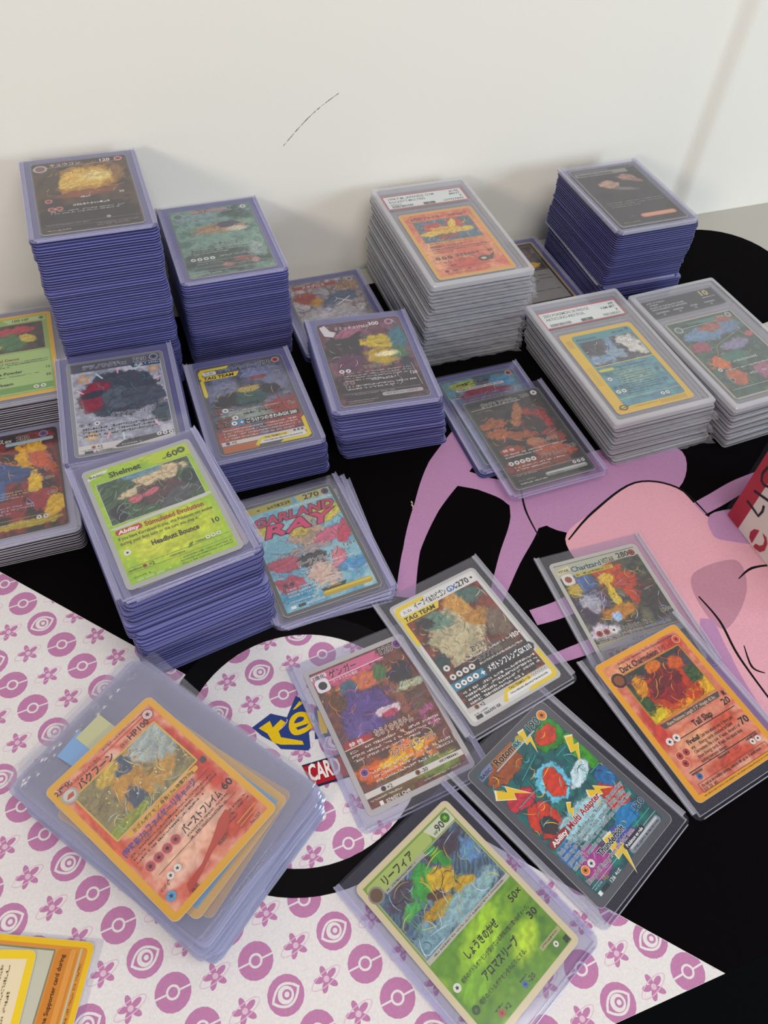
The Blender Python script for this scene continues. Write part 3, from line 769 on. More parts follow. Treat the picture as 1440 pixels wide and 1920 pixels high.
tx.text(16, 8.2, 4.6, 'マーシャドー&カイリキーGX', BLK, .02, fit=29, halo='#b9bcc6', hw=.05); tx.text(46, 8, 5.4, '270', BLK, .02, halo='#c9c6b9')
tx.text(19, 62.6, 4.4, '+', WHT, .03); tx.text(23, 62.6, 4.2, 'ごうけつのきわみGX 200', WHT, .02, fit=35)
tx.greek(21, 43.5, 36, 1, 2, '#26242a', 2, 43); tx.greek(23, 52.5, 48, 1, 2, '#26242a', 2.2, 44); tx.text(54, 42, 3.4, '30+', BLK, .01, halo='#cfcfcf'); tx.text(54, 53.5, 3.6, '160', BLK, .01, halo='#d9c9b9')
tx.greek(8, 49.5, 57, 2, 2.4, '#d9d5d0', 1.1, 41); tx.greek(6, 66, 58, 4, 2.6, '#e6e2de', 1.3, 42)
fr.sym(7, 78.2, 1.4, '#7a4a8a'); tx.text(9.5, 79.3, 3, '×2', BLK, .01)
for k in range(3): fr.disc(52 + 2.6 * k, 78.2, .9, '#4a4644')
done(e, fr, tx, 'foil')

# --- black and yellow card
z = stack(HOLD, 'card_holder', 'purple-edged card holder in the stack under the maroon card with 300 points', 'card holder', 'holders under the 300-point card', 21, 155.5, 402.5, -5.2, 0, TL, seed=17, jit=.9, jrot=.9, drift=(5, -4), clump=2)
P = (155.5, 402.5, z, -5.2, 0)
holder('clear card holder with maroon and yellow card of 300 points', P)
e, fr, tx = card('maroon and black card with a yellow patch and 300 points', P, DZ, '#4a474a')
artwork(e, 1, 1, 62, 87, ['#3a3034', '#6e3a4c', '#4a3a40', '#8a4a60', '#55545a'], [(16, 26, 13, 20, 25, '#2a272a', .3), (42, 26, 13, 8, 12, '#cdb53c', .3), (40, 42, 11, 10, 0, '#b59a36', .4), (56, 24, 7, 12, 0, '#3f7480', .5), (52, 40, 7, 7, 0, '#4f7a4e', .5), (22, 12, 12, 4, -25, '#a2607a', .5), (44, 40, 8, 3, 0, '#f2e6b4', .6), (16, 46, 8, 10, 0, '#5a2f4e', .4), (31, 72, 34, 17, 0, '#332b2e', .35), (56, 52, 5, 8, 0, '#2f3440', .5)], 49)
fr.scribble(3, 4, 60, 74, 80, ['#1c181a', '#b06a86', '#d9c9cc', '#6a2f4a'], 6, .4)
fr.poly([(2, 4), (6, 2), (9, 9), (13, 11), (10, 16), (4, 14)], '#cfcac9'); fr.sym(54, 5.4, 2.6, '#8a5a72', rim='#d8cfd2')
for k in range(2): fr.sym(8 + 4.6 * k, 53.5, 1.9, '#d9d4d4'); fr.sym(8 + 4.6 * k, 66, 1.9, '#8a6a72')
fr.rect(30, 79, 59, 82.5, '#a9a3a3', 1.6); fr.line(4, 76.5, 58, 76.5, .3, '#a39a9c'); fr.line(58, 53, 60, 76, .4, '#b9a9a0')
tx.text(12, 9, 4.4, 'ミミッキュVMAX', '#cfc4c8', .02, fit=26, shear=.15); tx.text(38, 7.6, 5.4, '300', '#e9e2e2', .02)
tx.text(24, 53, 4.2, 'オカルトナンバー', BLK, .02, fit=25, halo='#cdbd9a'); tx.greek(26, 63.8, 44, 1, 2, '#e6dede', 2.1, 50); tx.text(54, 64.5, 3.8, '120', '#e9e2e2', .01)
tx.greek(8, 56, 57, 4, 2.4, '#d0c2c0', 1.2, 51); tx.greek(8, 69, 57, 2, 2.6, '#e6dedc', 1.3, 52); tx.greek(8, 77.5, 40, 1, 2, '#b9b0b0', .9, 53); tx.greek(32, 80.2, 56, 1, 2, '#5a5254', 1, 54); tx.greek(5, 83.5, 26, 2, 1.8, '#b9b0b0', .8, 55)
done(e, fr, tx, 'foil')

# --- low holders by the wall between the stacks
z = stack(HOLD, 'card_holder', 'purple-edged card holder under the snowy village card by the wall', 'card holder', 'holders under the snowy card', 2, 161.5, 507.5, .5, 0, TL, seed=18)
P = (161.5, 507.5, z, .5, 0)
holder('clear card holder with snowy reddish card by the wall beside the slab stack', P)
e, fr, tx = card('snowy card with red roofs and blue patches by the wall', P, DZ, '#6e6a70')
artwork(e, 1.5, 1.5, 61.5, 86.5, ['#8e8a8c', '#a9a2a0', '#75696a', '#b9b3b2'], [(14, 22, 10, 8, 0, '#9a4a3a', .4), (22, 30, 7, 5, 0, '#b98a3c', .4), (44, 26, 13, 8, -5, '#46586e', .35), (30, 36, 6, 9, 0, '#4a5a70', .4), (52, 12, 10, 7, 0, '#9a7a5c', .4), (30, 60, 30, 20, 0, '#a9a6aa', .5)], 51)
fr.scribble(3, 10, 60, 60, 60, ['#e0dcdc', '#4a4448', '#7a3a34', '#3f5270'], 7, .5)
fr.rect(6, 5, 44, 9.5, '#9c4a44'); fr.sym(57, 5, 2.4, '#8f8a90', rim='#d3ced0'); fr.line(38, 28, 50, 36, .7, '#d9d6d6'); fr.line(38, 36, 50, 28, .7, '#d9d6d6'); fr.line(34, 8, 36, 26, .6, '#4a4042'); fr.line(48, 6, 52, 24, .6, '#4a4042')
tx.text(14, 8.8, 4, 'メタグロス', '#e0d9d4', .015, fit=20); tx.text(44, 7.8, 5, '180', '#3a3438', .02, halo='#b9b3b4')
done(e, fr, tx)

# ------------------------------------------------------------------ graded slabs
TS = 5.7
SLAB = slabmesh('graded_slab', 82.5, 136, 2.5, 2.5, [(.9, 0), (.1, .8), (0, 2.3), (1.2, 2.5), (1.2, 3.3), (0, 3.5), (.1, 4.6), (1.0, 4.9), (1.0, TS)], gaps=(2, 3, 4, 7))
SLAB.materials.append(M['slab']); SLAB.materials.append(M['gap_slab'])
SBACK = slabmesh('back_plate', 82.5, 136, 2.5, 2.5, [(.9, 0), (.1, .8), (0, 1.3)])
SFRONT = slabmesh('front_plate', 75, 128.5, 2, 2, [(0, 4.5), (0, 5.0), (.3, 5.2)])
def ringmesh(name, w0, h0, w1, h1, z0, z1, bev):
    V, Fc = [], []
    loops = [(outline(w0, h0, 2.5, 2.5), z0), (outline(w0, h0, 2.5, 2.5), z1 - bev), (outline(w0 - 2 * bev, h0 - 2 * bev, 2, 2), z1), (outline(w1, h1, 2, 2), z1), (outline(w1, h1, 2, 2), z0)]
    n = len(loops[0][0])
    for o, z in loops: V.extend((x, y, z) for x, y in o)
    for r in range(5):
        for i in range(n):
            j = (i + 1) % n; q = (r + 1) % 5
            Fc.append((r * n + i, r * n + j, q * n + j, q * n + i))
    return mesh(name, V, Fc)
SRIM = ringmesh('rim', 82.5, 136, 75, 128.5, 1.3, TS, .8)
SWELL = ringmesh('card_well', 70, 95, 65.5, 90.5, 1.35, 3.4, .3)
SDIV = mesh('divider', *box(-37, 34.2, 1.4, 37, 36.2, 4.4))
def slab(label, P, labelprint, group=None, oy=-13.5):
    e = empty('graded_slab', *P)
    tag(e, label, 'card slab', group)
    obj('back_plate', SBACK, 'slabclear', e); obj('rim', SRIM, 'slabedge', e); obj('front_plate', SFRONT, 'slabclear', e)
    wl = obj('card_well', SWELL, 'slabclear', e); wl.location = (0, oy * S, 0)
    obj('divider', SDIV, 'slabclear', e)
    lb = labelprint.build('grade_label', 'label', e); lb.location = (0, 49.5 * S, 2.2 * S)
    return e
def film_mesh(seed):
    r = random.Random(seed); V, Fc = [], []; n = 22
    for row in range(4):
        for k in range(n + 1):
            t = k / n
            V.append((-40.5 + 83 * t + r.uniform(-.8, .8), -67.3 - row * .75 - (r.uniform(0, 1.3) if row else 0) - (2.2 * row * max(0, t - .9) * 5), 4.8 - row * 1.2 + r.uniform(-.7, .7)))
    for row in range(3):
        for k in range(n):
            a = row * (n + 1) + k; Fc += [(a, a + 1, a + n + 2), (a, a + n + 2, a + n + 1)]
    b = len(V)      # pinched corner of the sleeve
    V.extend([(40.8, -66, 5), (44 + r.uniform(0, 2), -69.5, 3.2 + r.uniform(-1, 1)), (40.6, -69.5, 1.2), (42, -63, 2.6), (-40.8, -66.5, 4.6), (-42.5, -69, 2.6), (-40, -69, 1)])
    Fc += [(b, b + 1, b + 2), (b, b + 3, b + 1), (b + 4, b + 6, b + 5)]
    return mesh('plastic_sleeve', V, Fc)
FILMS = [film_mesh(s) for s in (1, 2, 3)]
def add_films(group, every=1):
    for i, o in enumerate([o for o in bpy.data.objects if o.get('group') == group]):
        if i % every == 0: obj('plastic_sleeve', FILMS[i % 3], 'film', o)
def psa(l1, l2, l3, num, grade, g2, serial):
    p = Print(70, 20, 0, .004)
    p.rect(0, 0, 70, 20, '#c24a56', .8); p.rect(1.3, 1.3, 68.7, 18.7, '#dfe6e2', .4)
    p.text(4, 6.4, 4.3, l1, '#3d4244', .012, fit=40); p.text(4, 10.8, 4.3, l2, '#3d4244', .012, fit=34 if len(l2) > 16 else 31)
    if l3: p.text(4, 14.6, 4.0, l3, '#3d4244', .012, fit=9)
    p.text(66, 5.6, 4, num, '#3d4244', .012, 'r'); p.text(66, 9.6, 4, grade, '#3d4244', .012, 'r'); p.text(66, 13.6, 4, g2, '#3d4244', .012, 'r'); p.text(66, 17.6, 4, serial, '#3d4244', .012, 'r')
    r = random.Random(5); x = 4.5
    while x < 22:
        w_ = r.choice((.3, .5, .8)); p.rect(x, 14.9, x + w_, 17.9, '#3d3f42'); x += w_ + r.choice((.3, .5))
    p.rect(31, 15.2, 41, 18.4, '#4a4f52'); p.disc(36, 16.8, 1.3, '#7d8487')
    return p
def slabcard(label, P, oy=-13.5):
    x, y, z, rot, tilt = P; a = math.radians(rot)
    return card(label, (x - oy * math.sin(a), y + oy * math.cos(a), z, rot, 0), 2.0, '#d9a53c')

# tall slab stack
z = stack(SLAB, 'graded_slab', 'clear graded card slab in the tall slab stack by the wall', 'card slab', 'slabs in the tall slab stack', 12, 249.5, 494.5, -.2, 0, TS, jit=1.1, jrot=.5, seed=21, clump=1.6)
add_films('slabs in the tall slab stack')
P = (249.5, 494.5, z, -.2, 0)
slab('clear graded slab with orange card and MINT 9 label on the tall slab stack', P, psa('1998 P.M. JAPANESE GYM', "ROCKET'S MOLTRES", 'HOLO', '#146', 'MINT', '9', '107927899'))
e, fr, tx = slabcard('orange card with blue window and yellow-red patch in the topmost slab', P)
fr.rect(3, 3, 60, 85, '#d0694a')
artwork(e, 3, 3, 60, 85, ['#cf6242', '#d9835f', '#c9573c', '#dd9468'], [(6, 60, 8, 20, 0, '#e6a274', .8), (57, 40, 5, 30, 0, '#dd9060', .8), (30, 74, 14, 6, 0, '#c4472f', .8)], 61, z=.372, grain=.08, lines=0, res=.7)
artwork(e, 8, 13, 55.5, 42, ['#2c4654', '#4a6f84', '#34505c', '#7c9cae'], [(22, 24, 9, 7, 20, '#b8352a', .3), (40, 20, 8, 7, -30, '#c23c28', .3), (31, 28, 12, 5, 5, '#e0b02e', .35), (17, 31, 7, 3, 0, '#e6c23c', .35), (46, 30, 7, 3, -5, '#e6c23c', .35), (38, 20, 3, 6, 20, '#ecd048', .4), (30, 37, 9, 2.5, 0, '#a03a2a', .4)], 63, z=.376, streak=.6, warp=.5)
fr.z = .382
fr.scribble(9, 14, 54.5, 41, 30, ['#1c2c34', '#f0d24a', '#c23a28', '#9ab9c9'], 8, .35)
fr.frame(8, 13, 55.5, 42, .6, '#8a7a4c'); fr.rect(12, 43.6, 52, 45.4, '#d9a03c')
for a in (52, 60.5, 68.5, 76.5): fr.line(6, a, 57, a, .25, '#4a2a20')
for k in range(3): fr.sym(9.5 + 4.8 * k, 63.2, 2.0, '#3a2524', dot='#c9604a')
for k in range(2): fr.sym(13 + 3.6 * k, 69, 1.3, '#5a3a34', dot='#d9c9b9')
fr.disc(44, 70.5, 5, '#2a2620', ry=3.4); fr.poly([(40, 74), (52, 66.5), (55, 64), (50, 73)], '#3d382c'); fr.disc(43.5, 70.6, 2.2, '#c9bca0', ry=1.4); fr.sym(10, 79.5, 1.7, '#5a4038')
fr.sym(54.6, 7.2, 2.4, '#cf5f48', dot='#5a2a3c')
tx.text(8, 11, 4.8, 'R団のファイヤー', '#3a1d18', .02, fit=28); tx.text(40, 10.6, 4.2, 'HP60', '#4a2a24', .01, fit=12)
tx.greek(10, 44, 50, 1, 2, '#3a2a1c', .9, 71); tx.text(9, 49.5, 3, '[特殊能力] ふしちょう', '#4a2420', .012, fit=26); tx.greek(9, 51, 55, 3, 2.4, '#4a2a22', 1.0, 72)
tx.text(24, 64, 4.4, 'ほのおのかべ', '#2c1512', .025, fit=19); tx.text(50, 63.6, 4.6, '40', '#2c1512', .015); tx.greek(24, 65.4, 46, 2, 1.8, '#4a2a22', .8, 73)
tx.text(15, 74.4, 2.6, '弱点', '#2c1512', .01); tx.text(14, 80.6, 2.6, '抵抗力', '#2c1512', .01); tx.text(26, 80.6, 2.6, '-30', '#2c1512', .01); tx.greek(9, 82.4, 44, 1, 2, '#6a3a2c', .7, 74)
done(e, fr, tx)

# articulated low slab stack
z = stack(SLAB, 'graded_slab', 'clear graded card slab in the low stack under the NM-MT 8 slab', 'card slab', 'slabs under the NM-MT 8 slab', 6, 331.8, 362.2, .9, 0, TS, jit=1.6, jrot=.7, seed=23, drift=(5, -3), clump=1.5)
add_films('slabs under the NM-MT 8 slab', 2)
P = (331.8, 362.2, z, .9, 0)
slab('clear graded slab with yellow-blue card and NM-MT 8 label', P, psa('2003 POKEMON SKYRIDGE', 'ARTICUNO-REV.FOIL', '', '#4', 'NM-MT', '8', '98538501'))
e, fr, tx = slabcard('yellow-bordered blue card with grey picture in the NM-MT 8 slab', P)
fr.rect(.3, .3, 62.7, 87.7, '#d9b331', 2.6); fr.rect(8.5, 4, 59, 82, '#4f8f96', 3)
artwork(e, 9, 40, 58.6, 81.5, ['#4a7f92', '#5f98a0', '#457486', '#6fa39c'], [(34, 55, 14, 8, 0, '#86a79c', .9)], 65, z=.38, grain=.12, lines=0, res=.7)
artwork(e, 10.5, 12, 58, 39.5, ['#3c3a42', '#55525c', '#2b2a30', '#6d7480'], [(48, 20, 9, 7, 30, '#d6d3cb', .35), (53, 30, 8, 6, 40, '#cfcdc4', .4), (20, 34, 12, 5, 5, '#7d98b4', .4), (33, 20, 3, 9, 0, '#6f93b0', .5), (34, 30, 9, 5, 20, '#8aa3b4', .5), (18, 20, 8, 6, 0, '#35333b', .4)], 67, z=.384, warp=.6)
fr.z = .39
fr.scribble(11, 13, 57, 39, 45, ['#d9d9d6', '#1c1b20', '#8fb0cc', '#4a4a55'], 9, .35)
fr.line(9, 40, 59, 39.5, .7, '#d9c24a'); fr.rect(10, 43, 22, 45.6, '#c9c24a', 1); fr.line(9, 74.5, 58, 74.5, .35, '#c9c87a')
for k in range(18): fr.line(2, 8 + .95 * k if k < 9 else 40 + 2.2 * (k - 9), 6.5, 8 + .95 * k if k < 9 else 40 + 2.2 * (k - 9), .3, '#9a7d26')
for k in range(14): fr.line(36 + 1.6 * k, 83, 36 + 1.6 * k, 86.4, .35, '#8a6f22')
fr.disc(7, 82.5, 3.4, '#3a3322', ry=2.6); fr.disc(7, 82.5, 2.3, '#d9b331', ry=1.6); fr.line(3, 83.4, 12, 81.8, .7, '#3a3322')
fr.sym(13, 54, 1.8, '#dcdccf'); 
for (a, b, c) in ((12, 63, '#2f6f86'), (16.5, 63, '#2f6f86'), (12, 67.5, '#dcdccf'), (16.5, 67.5, '#dcdccf')): fr.sym(a, b, 1.8, c)
fr.sym(42, 78, 1.6, '#dcdccf'); fr.sym(46, 78, 1.6, '#dcdccf'); fr.sym(55.5, 6.8, 1.8, '#2a6f8f')
tx.text(10.5, 10.4, 4.4, 'Articuno', '#1f4a55', .02, fit=17); tx.text(42, 9.4, 3.6, '80 HP', '#1d4a66', .02, fit=10)
tx.text(50.5, 55, 4.2, '10', '#264a63', .01); tx.text(50.5, 66.5, 4.6, '50', '#264a63', .01)
tx.greek(24, 43.5, 50, 1, 2, '#335f70', .9, 81); tx.greek(11, 47, 52, 2, 2.2, '#2c5565', .9, 82); tx.greek(18, 52, 48, 9, 2.3, '#2c5565', 1.0, 83); tx.greek(14, 83.6, 34, 1, 2, '#8a6f22', .6, 84); tx.greek(26, 76.6, 36, 1, 2, '#2c5565', .8, 85)
done(e, fr, tx)

# black label slab stack at the right
z = stack(SLAB, 'graded_slab', 'clear graded card slab in the stack under the black-label slab', 'card slab', 'slabs under the black-label slab', 6, 419.5, 352.5, 2.6, 0, TS, jit=1.0, jrot=.5, seed=25, drift=(5, -2))
P = (419.5, 352.5, z, 2.6, 0)
lb = Print(70, 21, 0, .004)
lb.rect(0, 0, 70, 21, '#20222c', .6); lb.frame(.6, .6, 69.4, 20.4, .3, '#6f7078')
lb.text(54, 7.4, 8.2, '10', '#c9b77a', .03, fit=9)
for q, (tt, ln) in enumerate((('RULER OF THE BLACK FLAME', 32), ('2023 POKEMON SV3 JAPANESE', 33))): lb.text(5, 9.6 + 2.7 * q, 2.3, tt, '#c9c9cf', .01, fit=ln)
for tt, xx, nn in (('CENTERING', 12, '10'), ('SURFACE', 27, '10'), ('EDGES', 42, '9.5'), ('CORNERS', 57, '10')):
    lb.text(xx, 16.4, 2.3, tt, '#c9c9cf', .015, 'c'); lb.text(xx, 19.2, 2.3, nn, '#c9c9cf', .015, 'c')
lb.greek(5, 2.6, 22, 2, 2.6, '#c9c9cf', 1.4, 95); lb.greek(54, 9.4, 66, 1, 2, '#c9c9cf', 1.2, 96)
slab('clear graded slab with black label numbered 10 at the mat corner', P, lb)
e, fr, tx = slabcard('green jungle card with blue and orange patches in the black-label slab', P)
artwork(e, .8, .8, 62.2, 87.2, ['#2f4a3f', '#3f5f50', '#2a3f38', '#557062'], [(20, 20, 13, 8, 10, '#6f8fae', .25), (46, 17, 12, 7, -15, '#6a86a6', .25), (32, 14, 9, 4, 0, '#a8604c', .4), (50, 8, 9, 4, 0, '#9a5a4c', .5), (12, 32, 9, 5, 0, '#a04a5e', .4), (40, 36, 12, 5, -8, '#8c84a4', .5), (58, 30, 4, 3, 0, '#c4585c', .4), (14, 52, 8, 7, -20, '#cf7038', .3), (18, 68, 7, 8, 0, '#b8603c', .35), (42, 68, 9, 8, 0, '#a8617c', .3), (56, 66, 6, 6, 0, '#7a5140', .3), (30, 48, 12, 6, 0, '#3f7466', .5)], 69, z=.372, warp=.5)
fr.z = .378
fr.scribble(2, 10, 61, 78, 80, ['#1e332b', '#6f8a78', '#c9704a', '#7a9ab4'], 10, .35)
fr.frame(.8, .8, 62.2, 87.2, .8, '#a9b0a4')
fr.disc(7, 9.5, 3.6, '#a9b0ac'); fr.disc(7, 9.5, 2.5, '#5d6a66'); fr.sym(57, 5, 2.3, '#8d938d', rim='#d3d6cf'); fr.line(10, 9, 44, 8.4, .4, '#b9c2bc'); fr.rect(18, 4, 44, 7.6, '#4f8076')
fr.line(24, 34, 56, 22, .4, '#b98a6a'); fr.line(24, 34, 18, 44, .4, '#b98a6a'); fr.line(52, 24, 56, 32, .4, '#b98a6a'); fr.sym(9, 58, 1.8, '#c9cfc8'); fr.sym(11, 70, 1.8, '#4a5a4c', rim='#b9bfb4')
fr.line(4, 79, 59, 79, .3, '#c9cfc8')
tx.greek(12, 5.6, 32, 1, 2, '#22302c', 2.2, 90); tx.greek(46, 4.4, 54, 1, 2, '#b9bfb8', 2.2, 89); tx.greek(24, 52, 46, 1, 2, '#dfe3db', 2, 91); tx.greek(12, 59.5, 56, 1, 2, '#dfe3db', 1.4, 92); tx.greek(26, 67, 44, 1, 2, '#d3d7cf', 2, 93); tx.greek(36, 80.5, 58, 2, 2.2, '#c9cfc8', 1, 94)
done(e, fr, tx)

# ------------------------------------------------------------------ back right stack
z = stack(HOLD_V, 'card_holder', 'violet-edged card holder in the back stack beside the mat corner', 'card holder', 'holders in the back right stack', 13, 413.5, 498, -1.2, 0, TL, seed=27, clump=1.2)
pr_ = bpy.data.objects.new('card_holder', None)
P = (411.5, 500.5, z, -1.5, 0)
bpy.data.objects.remove(pr_)
holder('thick clear card holder sticking out halfway up the back right stack', P, rails='railclear')
z = stack(HOLD_V, 'card_holder', 'violet-edged card holder in the upper half of the back right stack', 'card holder', 'upper holders in the back right stack', 24, 413.5, 502, 0, z + TL, TL, seed=28, clump=1.6)
P2 = (412.5, 501.7, z, 0, 0)
holder('clear card holder second from the top of the back right stack', P2, rails='railclear')
P = (412.5, 501.7, z + TL, .3, 0)
holder('clear card holder with black card of peach patches topmost by the mat corner', P, rails='railclear')
e, fr, tx = card("grey-black card with peach patches topmost on the back right stack", P, DZ, '#6c6b6a')
artwork(e, 1.5, 1.5, 61.5, 86.5, ['#33312f', '#3d3a38', '#2c2a29'], [(24, 27, 8, 6, 10, '#b9967e', .3), (46, 20, 8, 5, 15, '#a88470', .35), (34, 36, 11, 2.2, 15, '#7d7470', .5), (52, 26, 5, 3, 30, '#94705e', .4)], 71, grain=.12)
fr.rect(2, 2, 61, 5.4, '#6c6a68'); fr.rect(2, 6, 52, 11.5, '#8d8b88'); fr.rect(25, 74, 58, 79.5, '#c58868', 2.6); fr.rect(26.5, 75.2, 56.5, 78.2, '#d6a184', 1.4)
tx.text(4, 10.4, 4.2, "Giovanni's Charisma", '#2c2a2a', .02, fit=34); tx.greek(36, 2.8, 58, 1, 2, '#3a3836', 1.6, 100); tx.greek(6, 54, 58, 3, 3, '#a9a6a2', 1.2, 101); tx.greek(5, 83, 20, 1, 2, '#b9b5b0', 1, 102); tx.greek(14, 75, 18, 2, 2.2, '#8d8a88', 1.6, 103)
done(e, fr, tx)

# low holders against the wall between slab stack and back right stack
z = stack(HOLD_V, 'card_holder', 'violet-edged card holder under the gold-rimmed dark card by the wall', 'card holder', 'holders under the gold-rimmed card', 2, 335.5, 512, 0, 0, TL, seed=29, jit=.2)
P = (335.5, 512, z, .6, 0)
holder('clear card holder with gold-rimmed dark card leaning by the wall', P)
e, fr, tx = card('dark card with gold rim and grey text panel by the wall', P, DZ, '#a8925a')
fr.rect(2, 2, 61, 86, '#2b2725')
artwork(e, 5, 6, 58, 41, ['#3a302e', '#5a4644', '#26211f', '#6d6058'], [(46, 34, 9, 4, 0, '#c49a30', .3), (26, 24, 12, 9, 0, '#2a2628', .4), (44, 18, 9, 7, 0, '#6a4848', .5), (20, 14, 9, 5, 0, '#8a8078', .5)], 73, z=.374)
fr.z = .38; fr.rect(4, 42.5, 59, 84, '#8a8680'); fr.frame(5, 6, 58, 41, .5, '#8d8260')
tx.greek(22, 3.2, 36, 1, 2, '#d0c8b8', 1.6, 110); tx.greek(8, 49, 54, 1, 2, '#3d3a38', 1.4, 111); tx.greek(8, 54, 56, 2, 2.6, '#4a4744', 1.1, 112); tx.greek(8, 66, 30, 1, 2, '#3d3a38', 1.4, 113); tx.greek(8, 70, 56, 2, 2.6, '#4a4744', 1.1, 114)
done(e, fr, tx)

# ------------------------------------------------------------------ pair of holders in front of the slab stack
z = stack(HOLD, 'card_holder', 'purple-edged card holder under the blue-trimmed card below the slab stack', 'card holder', 'holders under the blue-trimmed card', 2, 241.5, 358, .5, 0, TL, seed=30, jit=.4)
P = (241.5, 358, z, .5, 0)
holder('clear card holder with blue-trimmed card of 210 points half covered by another holder', P)
e, fr, tx = card('blue-trimmed card with crimson patches and 210 points, half covered', P, DZ, '#5c6668')
artwork(e, 1.5, 1.5, 61.5, 86.5, ['#4a6f7c', '#6a8f96', '#5a5560', '#3c5a6c'], [(30, 20, 22, 6, 0, '#7d3040', .4), (50, 10, 10, 6, 0, '#4f86a6', .4), (18, 8, 12, 4, 0, '#9aa04a', .5), (30, 32, 28, 10, 0, '#6a5468', .5)], 75)
fr.scribble(3, 14, 60, 44, 60, ['#cfc9c4', '#2a2c30', '#8a3040', '#6aa0b0'], 11, .35)
fr.rect(10, 11.5, 50, 14, '#b9b3ac', 1); fr.sym(57.5, 4.8, 2.3, '#8a3a34', rim='#d3c9c2')
tx.greek(12, 6, 38, 1, 2, '#39424c', 2.6, 120); tx.text(43, 7.4, 5, '210', '#2a2c30', .02, halo='#a9c4c9'); tx.greek(12, 12.2, 48, 1, 2, '#4a4644', 1.0, 121); tx.greek(8, 24, 56, 5, 2.6, '#c9c4c9', .5, 122)
done(e, fr, tx)
P = (250.3, 330, z + TL + .05, 1.5, 0)
holder('clear card holder with black and coral card in front of the slab stacks', P)
e, fr, tx = card('black and coral card with 240-damage attack in front of the slabs', P, DZ, '#4d4f4d')
artwork(e, 2, 2, 61, 86, ['#333431', '#3f3f3b', '#2b2b29'], [(13, 26, 11, 5, 0, '#a0603f', .3), (12, 36, 10, 5, 10, '#a5623f', .3), (26, 42, 11, 4, 5, '#9a5a3e', .3), (34, 22, 4, 12, 30, '#a8714c', .35), (38, 40, 12, 4, -20, '#a3603f', .35), (44, 34, 11, 13, 0, '#9c3a33', .3), (42, 34, 8, 10, 0, '#3a3230', .3), (34, 52, 6, 5, 0, '#b57448', .4), (44, 62, 15, 7, 10, '#a8553c', .4), (52, 50, 6, 5, 0, '#8a4a3c', .4), (14, 54, 8, 4, 0, '#8f4a3a', .4), (26, 70, 22, 6, 0, '#82402f', .5)], 77, warp=.55)
fr.scribble(4, 12, 60, 74, 80, ['#1c1a19', '#c07a50', '#8a3a2c', '#d9a06a'], 12, .4)
fr.sym(57, 5, 2.4, '#d3d0cb', rim='#8a8886'); fr.line(3, 9.5, 44, 8.6, .4, '#b9b5b0'); fr.rect(5, 51.5, 20, 54.6, '#9a4438', 1)
for k in range(5): fr.sym(7.5 + 4.4 * k, 65.2, 1.9, '#d3d0cb')
fr.rect(26, 79.6, 59, 83.2, '#8f938f', 1.6); fr.rect(27, 80.2, 58, 81.4, '#b9bcb8', .6); fr.line(3, 75.5, 60, 75.5, .3, '#a9a6a2')
for k in range(3): fr.sym(51 + 3.4 * k, 77.4, 1.4, '#d3d0cb')
tx.text(12, 8.2, 4.6, 'ガチグマ アカツキex', '#2b2b2a', .02, fit=30, halo='#b9b6b0', hw=.05); tx.text(45, 7.2, 5, '260', '#3a3a38', .02, halo='#b9b6b0')
tx.text(30, 53, 4, 'ろうれんのワザ', '#5a2a24', .02, fit=22, halo='#d9b9a8', hw=.04); tx.text(7, 54, 2.6, '特 性', '#ecdcd4', .01, fit=9); tx.text(30, 66.6, 4.2, 'ブラッドムーン', BLK, .02, fit=22, halo='#d0cac2'); tx.text(53.5, 64, 4.4, '240', BLK, .02, halo='#d9cfc4')
tx.greek(6, 56.4, 56, 2, 2.4, '#ddd8d0', 1.2, 131); tx.greek(8, 69, 48, 2, 2.4, '#ddd8d0', 1.2, 132); tx.greek(6, 76.3, 22, 1, 2, '#b9b5b0', 1, 133); tx.greek(5, 81, 18, 1, 2, '#b9b5b0', .8, 134); tx.greek(5, 83.6, 26, 1, 2, '#d3d0cb', 1.1, 135); tx.greek(29, 81.9, 40, 1, 2, '#2c2c2a', .8, 136)
done(e, fr, tx)

# ------------------------------------------------------------------ leaning green stack
z = stack(HOLD, 'card_holder', 'purple-edged card holder in the untidy stack under the lime green card', 'card holder', 'holders under the lime green card', 33, -7.0, 290.5, 8.5, 0, TL, jit=1.6, jrot=1.6, seed=33, drift=(3, -8), clump=2.4)
PB = (-5.0, 291.5, z, 11.0, 0)
holder('clear card holder with orange-edged card just below the lime green card', PB)
e, fr, tx = card('orange-edged pale card peeking out below the lime green card', PB, DZ, '#cfc9c6')
fr.rect(3, 3, 60, 85, '#d3a184'); fr.disc(56, 7, 2.4, '#c97a5a'); done(e, fr, tx)
P = (-7.3, 289.7, z + TL, 8.7, 0)
holder('clear card holder with lime green card on the untidy stack', P)
e, fr, tx = card('lime green card with leafy picture topmost on the untidy stack', P, DZ, '#a9aaa6')
fr.rect(2.6, 2.6, 60.4, 85.4, '#9dbf3c', 1)
artwork(e, 2.8, 2.8, 60.2, 85.2, ['#8db53c', '#a4c440', '#97bb3a'], [(31, 62, 27, 16, 0, '#c3cf45', .6), (20, 66, 8, 5, 0, '#cfd452', .9), (46, 58, 8, 4, 0, '#b4c63e', .9), (40, 4, 16, 3, 0, '#b9c94a', .8)], 81, z=.372, grain=.06, lines=0, res=.7)
